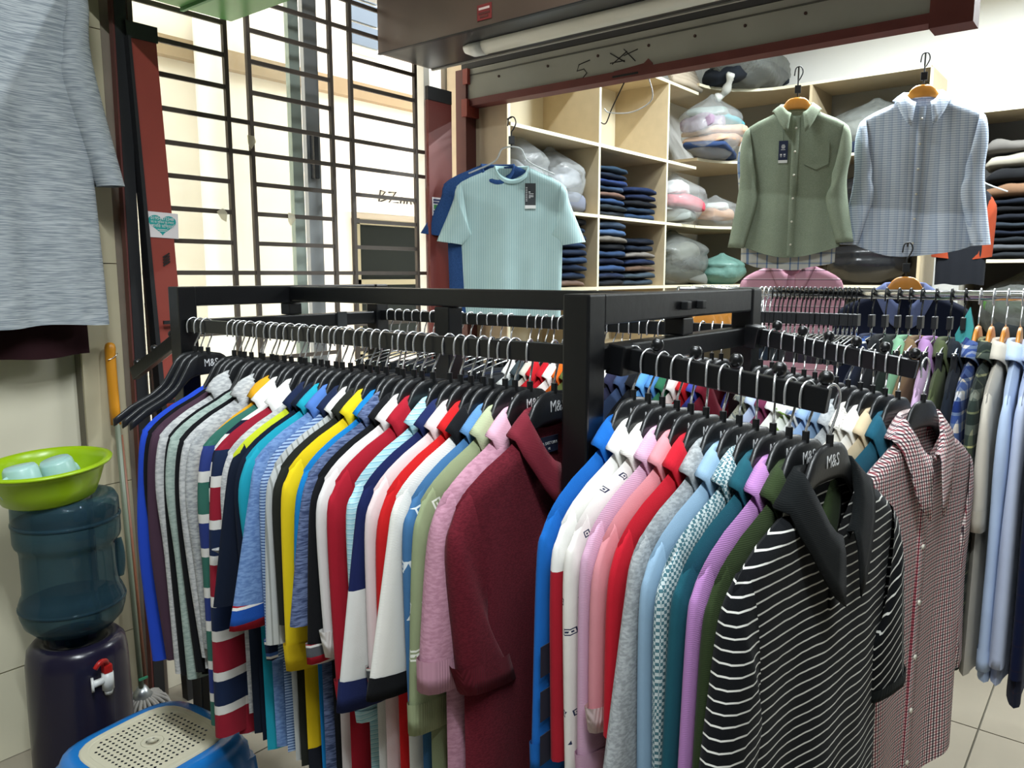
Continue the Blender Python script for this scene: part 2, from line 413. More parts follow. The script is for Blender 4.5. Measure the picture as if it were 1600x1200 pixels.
# dark fascia box with tube light, overhead
FASC = plain('dark_brown_laminate', '57483f', .28, var=.3, vs=3)
FASB = plain('dark_fascia_base', '26272c', .35)
fb = thing('fascia_box', 'dark brown overhead fascia box above the shop opening', 'fascia', (2.34, 0, 2.455))
box('front_panel', (0, .012), (-1.6, 2.6), (.0, .84), FASC, fb)
box('end_panel', (0.012, .32), (2.588, 2.6), (.0, .84), FASC, fb)
box('bottom_panel', (0.012, .32), (-1.6, 2.588), (.0, .012), FASB, fb)
box('edge_trim', (.318, .33), (-1.6, 2.6), (-.006, .012), plain('trim_grey', '9b9a95', .4), fb)
box('edge_trim', (-.004, .012), (-1.6, 2.6), (-.004, 0), BLKST, fb)
rs = thing('red_label', 'small red and white label stuck on the brown fascia', 'sticker', (2.337, 2.005, 2.505))
box('card', (-.001, .0015), (-.035, .035), (-.028, .028), plain('red_label_print', '7e2a2c', .5), rs)
for z, q in ((.013, .026), (-.004, .028), (-.016, .02)): box('print_line', (-.0025, -.001), (-q, q), (z - .004, z + .004), plain('pink_print', 'd8c2be', .5) if z > 0 else BRNST, rs)
tl = thing('tube_fitting', 'white tube light fitting under the dark fascia box', 'light', (2.50, 1.0, 2.443))
def hring(y, r): return [(r * math.cos(a), y, -.0 - abs(math.sin(a)) * r if math.sin(a) < 0 else .006) for a in [PI + PI * k / 10 for k in range(11)]]
tl_rings = [[(math.cos(PI + PI * k / 10) * .035, y, .01 + math.sin(PI + PI * k / 10) * .042) for k in range(11)] for y in (-1.5, 1.14)]
loft('diffuser', tl_rings, plain('milky_diffuser', 'd9dad2', .3), tl, True, True)
e_rings = [[(math.cos(PI + PI * k / 10) * rr, y, .01 + math.sin(PI + PI * k / 10) * rr * 1.2) for k in range(11)] for y, rr in ((1.14, .037), (1.20, .036), (1.245, .02))]
loft('end_cap', e_rings, WHITEP, tl, True, True)

# grey beam with red flange over the opening
GREYB = plain('grey_beam_board', 'a3a69c', .8, var=.2, vs=4, bump=.2, bs=20)
bmn = thing('lintel_beam', 'grey painted lintel beam with red lower flange and pencil numbers', 'beam', (2.9, 0, 2.34))
box('board', (0, .03), (.60, 2.64), (.02, .16), GREYB, bmn)
box('board', (0.005, .05), (-1.5, 2.64), (.165, .32), plain('dark_grey_board', '47494a', .8), bmn)
box('flange', (-.012, .06), (.60, 2.64), (-.012, .02), plain('red_flange', '6c3430', .6, var=.25, vs=12), bmn)
box('lip', (-.004, .0), (.60, 2.64), (.128, .134), plain('lip_grey', '54564f', .7), bmn)
box('end_block', (-.02, .08), (.475, .60), (-.03, .40), plain('red_block', '6a322d', .55, var=.25, vs=8), bmn)
for y in (2.40, 2.12, 1.86, 1.62, 1.42, 1.22, 1.0): tube('screw', [(-.004, y, .10), (.004, y, .10)], .006, plain('rust', '3c2620', .8), bmn, 8)
box('slot', (-.014, -.011), (1.66, 1.78), (-.004, .004), BLKST, bmn)
prism('torn_paint', [(1.60, -.005), (1.80, -.005), (1.78, .025), (1.70, .03), (1.64, .035), (1.62, .05), (1.60, .03)], 'x', -.003, 0.0, MATS['red_flange'], bmn)
# pencil marks: 5 and crossed strokes
for s in ([(1.90, .09), (1.955, .08), (1.965, .055), (1.93, .058), (1.915, .04), (1.935, .022), (1.97, .022)],
          [(1.72, .095), (1.79, .055)], [(1.73, .055), (1.80, .10)], [(1.80, .06), (1.73, .06)], [(1.68, .05), (1.735, .105)], [(1.67, .095), (1.735, .08)]):
    tube('pencil_stroke', [(-.001, p[0], p[1]) for p in s], .0022, INK, bmn, 5)

# green plastic canopy board overhead left
GREEN = plain('green_plastic_sheet', '5d9a55', .3, var=.2, vs=4)
gp = thing('green_canopy', 'green plastic covered board overhead at the top left', 'canopy', (1.10, 1.6, 2.42))
box('sheet', (0, .55), (0, 1.0), (0, .012), GREEN, gp)
box('rim', (-.006, .556), (-.006, 1.006), (.012, .03), plain('pale_green_rim', 'b5c79d', .4), gp)
for x in (.18, .36): box('rib', (x, x + .012), (.0, 1.0), (-.012, 0), plain('deep_green', '2f7c3a', .4), gp)
for y in (.05, .9):
    tube('hanging_rod', [(.28, y, .03), (.28, y, .88)], .006, ALU, gp, 6)

# ------------------------------------------------------------------ hangers
HX = [0, .03, .05, .07, .09, .12, .17, .21, .225]
HT = [0, -.003, -.014, -.046, -.077, -.098, -.121, -.147, -.158]
HB = [-.055, -.056, -.060, -.076, -.098, -.117, -.141, -.165, -.170]
def hanger_body_me():
    xs = np.concatenate([-np.array(HX[::-1]), np.array(HX[1:])]); fine = np.linspace(-.212, .212, 41)
    rings = []
    for x in fine:
        a = abs(x); zt = np.interp(a, HX, HT); zb = np.interp(a, HX, HB); th = np.interp(a, [0, .06, .1, .2, .225], [.004, .0045, .0048, .0045, .003])
        ya = 0
        m = (zt - zb) * .14
        rings.append([(x, -th + ya, zt - m), (x, -th * .6 + ya, zt), (x, th * .6 + ya, zt), (x, th + ya, zt - m), (x, th * .85 + ya, zb + m), (x, th * .5 + ya, zb), (x, -th * .5 + ya, zb), (x, -th * .85 + ya, zb + m)])
    return loft('body', rings)
HB_ME = hanger_body_me(); HB_ME.materials.append(BLACKP); HB_ME.polygons.foreach_set('use_smooth', [True] * len(HB_ME.polygons))
# rail top is z = 0 of the hanger, dome top at -.09
DOME = -.08
hook_path = bez([(-.0155, 0, -.034), (-.0165, 0, -.016), (-.012, 0, -.002), (0, 0, .0042), (.012, 0, -.002), (.0165, 0, -.016), (.013, 0, -.036), (.004, 0, -.056), (0, 0, -.066), (0, 0, -.084)], 4)
HK_ME = tubeme('hook', hook_path, .0019, 6); HK_ME.materials.append(CHROMEW); HK_ME.polygons.foreach_set('use_smooth', [True] * len(HK_ME.polygons))
CAP_ME = tubeme('neck_cap', [(0, 0, -.068), (0, 0, -.085)], .0055, 8); CAP_ME.materials.append(BLACKG)
LG_ME = textme('M&S', .0235, .0003); LG_ME.materials.append(LOGO)
def hanger(x, y, z, rz, label, group, logo=True, swing=0):
    t = thing('clothes_hanger', label, 'hanger', (x, y, z), rz, group)
    t.rotation_euler = (0, swing, rz)
    hk = link('hook', HK_ME, None, t); hk.rotation_euler = (0, 0, R(rnd.uniform(-24, 24))); b = link('body', HB_ME, None, t); b.location = (0, 0, DOME)
    link('neck_cap', CAP_ME, None, t)
    if logo:
        o = link('logo', LG_ME, None, b); o.location = (0.004, -.0047, -.027); o.rotation_euler = (PI / 2, 0, 0); o.scale = (.92, 1.15, 1)
    return t

# ------------------------------------------------------------------ garments
SHX = [0, .07, .09, .12, .17, .21, .235]
SHZ = [-.056, -.060, -.066, -.082, -.104, -.128, -.152]
def sm(t): t = max(0, min(1, t)); return t * t * (3 - 2 * t)

def garment(name, label, cat, loc, rz, mat, L=.74, t=.0115, W=.225, sleeve='short', slen=.28, sw=0.0, collar='polo', cmat=None, cuff=None, cuffw=.05,
            fold=.004, seed=0, group=None, smat=None, open_=.062, nb=.017, placket=False, buttons=0, hem=None, cfall=.050, cpoint=.03, hemcurve=0, N=22, M=22, kick=0,
            scale=1, pocket=False, lean=0, pmat=None, bmat=None, kfold=7, slv=1.0, innerlabel=None, bodytaper=.95):
    r = random.Random(seed * 13 + 5)
    root = thing(name, label, cat, loc, rz, group)
    root.rotation_euler = (0, lean, rz); root.scale = (scale,) * 3
    ph, ph2, kf = r.uniform(0, 6.3), r.uniform(0, 6.3), kfold * r.uniform(.85, 1.15)
    fs = W / .225
    def ztop(x): return float(np.interp(abs(x) / fs, SHX, SHZ))
    def Wz(z):
        return float(np.interp(-z, [.12, .33, L], [W * 1.03, W * .97, W * bodytaper]))
    def wave(s, z):
        q = min(1, max(0, (-z - .10) / (L - .1)))
        return fold * q ** .8 * (math.sin(s * kf + ph + 1.1 * q) + .6 * math.sin(s * kf * 1.9 + ph2))
    def thick(s, z, zt):
        q = (-z) / L
        return t * (.85 + .4 * q) * max(0, 1 - abs(s) ** 6) ** .5 * math.sin(min(1, (zt - z) / .02) * PI / 2)
    V, Fc = [], []
    for side in (-1, 1):
        base = len(V)
        for i in range(N + 1):
            s = -1 + 2 * i / N; s = math.sin(s * PI / 2) * .35 + s * .65
            xt = s * W * 1.03; zt = ztop(xt)
            if abs(xt) < .07 * fs:
                k = 1 - abs(xt) / (.07 * fs)
                zt = zt - (.012 + open_) * (k if open_ > .03 and collar != 'crew' else math.sqrt(k)) * (1 if side < 0 else .12)
            zb = -L - hemcurve * (1 - abs(s) ** 2.2) + hemcurve * .2
            for j in range(M + 1):
                u = j / M; z = zt + (zb - zt) * u ** 1.25
                x = xt + (s * Wz(z) - xt) * sm(u * 3)
                y = side * thick(s, z, ztop(xt) + (0 if abs(xt) > .07 * fs else .02)) + wave(s, z)
                V.append((x, y, z + .004 * math.sin(s * kf + ph) * u))
        for f in gridfaces(N + 1, M + 1, False, side > 0): Fc.append(tuple(a + base for a in f))
    body = link('body', pyd('body', V, Fc), mat, root, True)
    def fy(x, z):
        s = x / (W * 1.03); return -thick(s, z, ztop(x) + .02) + wave(s, z)
    # sleeves
    if sleeve:
        for sg in (-1, 1):
            e = r.uniform(-.012, .012); sl = slen + r.uniform(-.012, .012); kk = kick + r.uniform(-.003, .003)
            if sleeve == 'short':
                O = [(W - .016, ztop(W - .016) - .002), (W + .011, ztop(W) - .020), (W + .027, -.225), (W + .030 + sw + e, -.12 - sl)]
                I = [(W - .05, -.35), (W - .055, -.362), (W - .062, -.378), (W - .09 + sw + e, -.125 - sl - .012)]
            else:
                O = [(W - .016, ztop(W - .016) - .002), (W + .011, ztop(W) - .020), (W + .024, -.26), (W + .022 + e, -.42), (W + .006 + sw + e, -.12 - sl)]
                I = [(W - .05, -.34), (W - .06, -.37), (W - .062, -.42), (W - .068 + e, -.5), (W - .072 + sw + e, -.125 - sl)]
            Oc = bez([(a, 0, b) for a, b in O], 5); Ic = bez([(a, 0, b) for a, b in I], 5); n = len(Oc); rings = []
            for q in range(n):
                u = q / (n - 1); o_, i_ = Oc[q], Ic[q]; mid = (o_ + i_) / 2; hv = (o_ - i_) / 2
                ty = t * slv * (.98 + .18 * u + .10 * math.sin(u * 7 + ph)); ring = []
                for k in range(14):
                    a = 2 * PI * k / 14; ca, sa = math.cos(a), math.sin(a)
                    ca = math.copysign(abs(ca) ** .8, ca); sa = math.copysign(abs(sa) ** .75, sa)
                    p = mid + hv * ca; yy = sa * ty + kk * u + fold * .5 * u * math.sin(ca * 3 + ph)
                    ring.append((sg * p.x, yy, p.z))
                rings.append(ring if sg > 0 else ring[::-1])
            so = loft('sleeve', rings, smat or mat, root, caps=False)
            if cuff is not None:
                # band at the sleeve end, a little proud of the sleeve
                q0 = Oc[-1]; i0 = Ic[-1]; dirv = ((Oc[-1] - Oc[-2]).normalized() + (Ic[-1] - Ic[-2]).normalized()).normalized()
                cr = []
                for step in (-.002, cuffw * .5, cuffw, cuffw, cuffw * .6):
                    inner = .93 if len(cr) >= 3 else 1.015
                    mid = (q0 + i0) / 2 - dirv * (cuffw - step); hv = (q0 - i0) / 2 * inner; ring = []
                    for k in range(14):
                        a = 2 * PI * k / 14; ca, sa = math.cos(a), math.sin(a)
                        ca = math.copysign(abs(ca) ** .8, ca); sa = math.copysign(abs(sa) ** .75, sa)
                        p = mid + hv * ca
                        ring.append((sg * p.x, sa * (t * slv * 1.16 + .0006) * inner + kk + fold * .5 * math.sin(ca * 3 + ph), p.z))
                    cr.append(ring if sg > 0 else ring[::-1])
                loft('cuff', cr, cuff, so, caps=False)
    cm = cmat or mat
    a0 = .071 * fs
    if collar in ('polo', 'shirt', 'hood'):
        T = R(158) if open_ < .03 else R(166)
        nth = 27; prof = 8; hh = {'polo': .024, 'shirt': .028, 'hood': .020}[collar]; V = []
        for i in range(nth):
            th = -T + 2 * T * i / (nth - 1); sx_, cy = math.sin(th), math.cos(th); fr_ = max(0, -cy)          # fr_ 0 side/back .. 1 front
            zb = -.060 - (.014 + open_) * fr_ ** 1.25 + .004 * max(0, cy)
            bx, by = a0 * sx_, nb * cy
            endp = sm((fr_ - .45) / .5)
            fall = cfall + cpoint * endp
            for q in range(prof):
                if q <= 2:
                    f = q / 2; px, py, pz = bx * (1 - .05 * f), by * (1 - .1 * f), zb + hh * f * (1 - .6 * endp)
                elif q == 3: px, py, pz = bx * 1.0, by * 1.12 + .0012 * cy, zb + hh * (1 - .6 * endp) + .0025
                else:
                    f = (q - 3) / (prof - 4)
                    out = fall * f
                    px = bx + math.copysign(out * .86, sx_) * (abs(sx_) ** 1.2) * (1 - .45 * endp)
                    py = by * 1.12 + (.0055 + .010 * f * (nb / .017) * .5) * cy
                    pz = zb + hh * (1 - .6 * endp) - out * (.42 + .5 * (1 - abs(sx_) ** 1.2) + .25 * endp) - .010 * f * f + (.006 if collar == 'hood' else 0) * math.sin(f * PI)
                    # keep the leaf just above the shoulder
                    pz = max(pz, ztop(px) + .006) if fr_ < .35 and abs(sx_) > .8 else pz
                V.append((px, py, pz))
        me = pyd('collar', V, gridfaces(nth, prof))
        co = link('collar', me, cm, root, True)
        md = co.modifiers.new('cloth_thickness', 'SOLIDIFY'); md.thickness = .0024 if collar != 'hood' else .008; md.offset = 1
    elif collar == 'crew':
        V = []; nth = 28
        for i in range(nth):
            th = 2 * PI * i / nth; sx_, cy = math.sin(th), math.cos(th); fr_ = max(0, -cy)
            zb = -.060 - (.010 + open_ + .006) * fr_ ** 1.2
            for q, (ro, zo) in enumerate(((1.06, -.012), (1.07, -.003), (1.0, .008), (.92, .004), (.92, -.010))):
                V.append((a0 * sx_ * ro, nb * cy * ro, zb + zo))
        link('neckband', pyd('neckband', V, gridfaces(nth, 5, True)), cm, root, True)
    if placket:
        z0, z1 = -.07 - open_, (-L - hemcurve * .8 + .004) if placket == 'full' else -.24
        V = []
        for j in range(18):
            z = z0 + (z1 - z0) * j / 17
            for x in (-.017, -.015, 0, .015, .017): V.append((x, fy(x, z) - (.0035 if abs(x) < .016 else -.001), z))
        po_ = link('placket', pyd('placket', V, gridfaces(18, 5, False, True)), pmat or mat, root, True)
        for b in range(buttons):
            z = z0 + (z1 - z0) * (b + .5) / buttons; y = fy(0, z) - .0045
            tube('button', [(0, y + .001, z), (0, y - .0018, z)], .0055, bmat or plain('pearl_button', 'd8d4c4', .3), po_, 10)
    if pocket:
        V = []; P = [(-.055, 0), (-.055, -.10), (0, -.125), (.055, -.10), (.055, 0)]
        for px, pz in P: V.append((.10 + px, fy(.10 + px, -.22 + pz) - .004, -.22 + pz))
        for px, pz in P: V.append((.10 + px, fy(.10 + px, -.22 + pz) + .001, -.22 + pz))
        f = [(0, 1, 2, 3, 4)] + [(i, (i + 1) % 5, (i + 1) % 5 + 5, i + 5) for i in range(5)]
        link('pocket', pyd('pocket', V, f), mat, root)
    if hem is not None:
        V = []; nn = 40
        for i in range(nn):
            a = 2 * PI * i / nn; s = math.copysign(abs(math.cos(a)) ** .8, math.cos(a)); sd = math.sin(a)
            for z in (-L + .045, -L - .001):
                V.append((s * Wz(z) * 1.005, sd * (t * 1.3 + .001) * max(.05, 1 - abs(s) ** 6) ** .5 + wave(s, z), z))
        link('hem_band', pyd('hem_band', V, gridfaces(nn, 2, True)), hem, root, True)
    if innerlabel:
        o = box('neck_label', (-.024, .024), (nb * .45 - .001, nb * .45), (-.108, -.080), innerlabel, root)
        for tx_, tz_, sz_ in (('LA SARTORIA', -.092, .0072), ('XL', -.102, .006)):
            q_ = link('lettering', textme(tx_, sz_, .0002), LOGO, o); q_.location = (0, nb * .45 - .0014, tz_); q_.rotation_euler = (PI / 2, 0, 0)
    return root

FB = fabric
def f_plain(h, tex='knit'): return FB('cloth_' + h + '_' + tex, dict(k='plain', c=h, tex=tex))
def f_marl(h, d, sc=90, s3=(1, 1, 3)): return FB('marl_' + h + d, dict(k='marl', c=h, d=d, sc=sc, s3=s3))

NAVY = f_plain('1a2440'); BLK = f_plain('131417'); WHT = f_plain('e4e3df'); DKNAVY = f_plain('121a2a')
def rugby(name, top, second):
    st, z, k = [], -.80, 0
    edges = [(-.15, second)]
    zz = -.15
    seq = [(.052, 'd9d7d2'), (.020, top), (.066, 'd9d7d2'), (.020, second)]
    i = 0
    while zz > -.80:
        zz -= seq[i % 4][0]; edges.append((zz, seq[i % 4][1])); i += 1
    # edges: (lower z of the band above, colour that starts below it) -> constant ramp stops, rising in z
    cols = [(e[0], e[1]) for e in edges]
    stops = [(0.0, cols[-1][1])]
    for j in range(len(cols) - 1, -1, -1):
        zc = cols[j][0]; colour = cols[j - 1][1] if j > 0 else top
        f_ = (zc + .8) / .8
        if f_ > .001: stops.append((f_, colour))
    return FB(name, dict(k='bands', p=.8, o=1.0, rep=False, s=stops))
RUGBYG = rugby('rugby_green', '35685c', '2c3a78')
RUGBYR = rugby('rugby_red', '8f1f30', '1a2744')
THINSTR = FB('thin_navy_white', dict(k='bands', p=.052, s=[(0, 'dcdad6'), (.55, '181d30')]))
FINEBLUE = FB('fine_blue_stripe', dict(k='bands', p=.0058, s=[(0, '9db4d4'), (.55, '48608f')]))
GREYV = FB('grey_ribbed_stripe', dict(k='bands', ax='X', p=.012, s=[(0, 'b9bcba'), (.75, '90938f')]))
AQUA = FB('aqua_stripe', dict(k='bands', p=.0085, s=[(0, 'a9d2dc'), (.62, '7fb3c6'), (.8, 'c9e2e6')]))
DENIM = f_marl('6d7ba0', '3a4668', 60, (1, 1, 6))
NAVYWHITE = FB('navy_white_block', dict(k='bands', p=1.0, o=1.0, rep=False, s=[(0, '1b2350'), (.001, 'd8d8d4'), (.68, '1b2350')]))
LIMENAVY = FB('lime_yoke', dict(k='bands', p=1.0, o=1.0, rep=False, s=[(0, '18202f'), (.55, 'c3cf2f')]))
YELNAVY = FB('yellow_navy_block', dict(k='bands', p=1.0, o=1.0, rep=False, s=[(0, '1a1d26'), (.30, 'd9b81a'), (.60, 'e2c41c')]))
WHITERED = FB('white_red_block', dict(k='bands', p=1.0, o=1.0, rep=False, s=[(0, 'a81e2d'), (.78, 'eceae6')]))
SQUARES = FB('square_print', dict(k='squares', c='e9e5de', d='2c3350', p=.042))
WEAVE = FB('teal_white_weave', dict(k='weave', c='dfe7e6', d='4d7580', sc=210))
BLKSTR = FB('black_white_stripe', dict(k='bands', p=.0158, s=[(0, '101215'), (.83, 'e4e3dc'), (.99, '101215')], wob=.008))
GING = FB('red_black_gingham', dict(k='check', p=.0135, sx=[(0, 'fbf3f0'), (.28, 'a85a66'), (.5, 'fbf3f0'), (.78, '5d535b')], sz=[(0, 'fdf8f6'), (.28, 'b98a90'), (.5, 'fdf8f6'), (.78, '857c82')]))
PLAIDB = FB('blue_plaid', dict(k='check', p=.07, sx=[(0, 'f0eeea'), (.12, '8fa4cc'), (.4, 'f2e8da'), (.5, '6a80ac'), (.78, 'e4e6ec')], sz=[(0, 'dcd9d4'), (.1, '8b9cc6'), (.35, 'eee6da'), (.45, '4c639a'), (.8, 'd0cfd2')]))
PLAIDD = FB('dark_green_plaid', dict(k='check', p=.075, sx=[(0, 'b9bdb6'), (.3, '76827d'), (.62, 'd9d8ba'), (.68, '86908b')], sz=[(0, '9a9c94'), (.3, '4a5552'), (.62, 'c9c59a'), (.68, '5a6460')]))
PLAIDW = FB('pale_plaid', dict(k='check', p=.05, sx=[(0, 'e8e8e4'), (.7, '8fa4c8'), (.85, 'e8e8e4')], sz=[(0, 'efeeea'), (.7, 'b0bdd2'), (.85, 'e8e6da')]))
BPLAID = FB('blue_grey_fine_check', dict(k='check', p=.034, pz=.0105, sx=[(0, 'f2f5f9'), (.5, 'e2e9f2'), (.85, 'd3dcea')], sz=[(0, 'e6ecf4'), (.62, '97a6bc'), (.80, 'd5deea')]))
LINEN = f_marl('bcc2c6', '868f97', 9, (2, 2, 55))
CHAMB = f_marl('96a08d', '828e79', 420, (1, 1, 1))
TEERIB = FB('pale_aqua_rib', dict(k='bands', ax='X', p=.011, s=[(0, 'b6d0cf'), (.72, '9abdbf')]))
PINKSTR = FB('pink_stripe', dict(k='bands', p=.046, s=[(0, 'd9a3b5'), (.80, '7d4c66'), (.88, 'eccbd4')]))
PATT = FB('cream_leaf_print', dict(k='blotch', sc=60, s=[(0, 'ece8de'), (.40, '8f8c84'), (.43, 'ece8de')]))
CAMO = FB('grey_olive_print', dict(k='blotch', sc=26, s=[(0, '5f6152'), (.42, '9a9886'), (.52, '6f7470'), (.6, 'b5b2a2')]))
NAVYTRIM = FB('navy_tipped_cuff', dict(k='bands', p=.03, s=[(0, '1a2440'), (.45, 'e5e5e2'), (.62, '3f62a8'), (.85, '1a2440')]))
BLUETRIM = FB('blue_red_cuff', dict(k='bands', p=.05, s=[(0, '1e4ea2'), (.55, 'e6e4e0'), (.66, 'a91f2e')]))
MIXTRIM = FB('grey_red_cuff', dict(k='bands', p=.036, s=[(0, '55585c'), (.5, 'e4e4e0'), (.62, 'b02030')]))

# ------------------------------------------------------------------ the black rack
rack = thing('garment_rack', 'black four-sided steel garment rack with side rails and sloping arms', 'rack', (0, 0, 0))
X0, X1, Y0, Y1, ZT = 1.04, 1.70, .686, 1.92, 1.50
for (x, y) in ((X0, Y0), (X1, Y0), (X0, Y1), (X1, Y1)):
    box('post', (x - .025, x + .025), (y - .025, y + .025), (.03, ZT), RACK, rack, .004)
    box('foot', (x - .032, x + .032), (y - .032, y + .032), (0, .03), BLACKG, rack, .004)
XM = 1.37
for y, nm in ((Y0, 0), (Y1, 0)):
    box('top_beam', (X0 + .026, X1 - .026), (y - .022, y + .022), (ZT - .05, ZT), RACK, rack, .004)
    box('cross_beam', (X0 + .026, X1 - .026), (y - .018, y + .018), (1.375, 1.415), RACK, rack, .004)
    box('centre_post', (XM - .022, XM + .022), (y - .020, y + .020), (1.416, ZT - .051), RACK, rack, .003)
box('centre_beam', (XM - .02, XM + .02), (Y0 + .023, Y1 - .023), (ZT - .045, ZT - .003), RACK, rack, .004)
box('centre_post', (XM - .024, XM + .024), (1.27, 1.318), (.03, ZT - .046), RACK, rack, .003)
for x in (XM - .03, XM + .035): box('bolt', (x - .009, x + .009), (Y0 - .036, Y0 - .0225), (1.465, 1.481), BLACKG, rack, .002)
RZ = 1.418
for x in (X0, X1): box('side_rail', (x - .0095, x + .0095), (Y0 + .026, Y1 - .026), (RZ - .032, RZ), RACK, rack, .002)
box('cross_beam', (X0 + .026, X1 - .026), (Y0 - .016, Y0 + .016), (.30, .34), RACK, rack, .003)
box('cross_beam', (X0 + .026, X1 - .026), (Y1 - .016, Y1 + .016), (.30, .34), RACK, rack, .003)
box('plate', (1.52, 1.555), (Y1 - .0235, Y1 - .0185), (1.372, 1.418), plain('dark_steel_plate', '2a2c2d', .4), rack)
def arm(x, y0, z0, y1, z1, nballs, blk=True):
    s = 1 if y1 > y0 else -1
    a = empty('arm', (x, y0, z0)); a.parent = rack
    L_ = math.hypot(y1 - y0, z1 - z0); ang = math.atan2(z1 - z0, abs(y1 - y0))
    a.rotation_euler = (ang * 1, 0, 0) if s > 0 else (-ang, 0, 0)
    sg = s
    ys = sorted((0, sg * L_))
    box('bar', (-.009, .009), ys, (-.036, 0), RACK, a, .002)
    for k in range(nballs):
        yb = sg * (L_ * (k + 1) / nballs - .012 if nballs else 0)
        lathe('ball', [(.001, -.011), (.006, -.010), (.0095, -.006), (.011, 0), (.0095, .006), (.006, .010), (.001, .011)], RACK, a, 14, (.012, yb, .0115))
    if blk: box('bracket', (-.03, .022), sorted((sg * -.012, sg * .020)), (-.045, .005), RACK, a, .003)
    return a
A1 = (1.12, .660, 1.412, .325, 1.372)
A2 = (1.68, .657, 1.415, .325, 1.363)
arm(*A1, 5); arm(*A2, 6)
arm(1.06, 1.945, 1.40, 2.26, 1.262, 3)
def on_arm(A, y): 
    f = (y - A[1]) / (A[3] - A[1]); return (A[0], y, A[2] + (A[4] - A[2]) * f)

# ------------------------------------------------------------------ garments on the near rail, far to near
G1 = 'garments on the near rail of the rack'
H1 = 'black hangers on the near rail of the rack'
short = dict(sleeve='short'); long_ = dict(sleeve='long', slen=.56, L=.68)
ROYAL = f_plain('2446b8'); PURP = f_plain('45313f'); LG = f_marl('c9cac9', 'a6a8aa'); MINT = f_marl('a9b9b1', '8fa199'); MARL = f_marl('b9bbbb', '94979a')
MUST = f_plain('d29a22'); LBLUE = f_marl('7796c4', '5b79ab'); CRIM = f_plain('a01c2c'); RED = f_plain('c01f22'); PPINK = f_plain('dccbcb'); SAGE = f_plain('8c9872')
PINK = f_marl('c493a6', 'b07f92'); MAROON = f_marl('6b1f2b', '581823', 200); TURQ = f_plain('1f95ab'); BBLUE = f_plain('1878b8'); OLIVEB = f_plain('22241f'); BLUE2 = f_plain('3f6f9f')
CREAMW = f_plain('dedcd5', 'hrib')
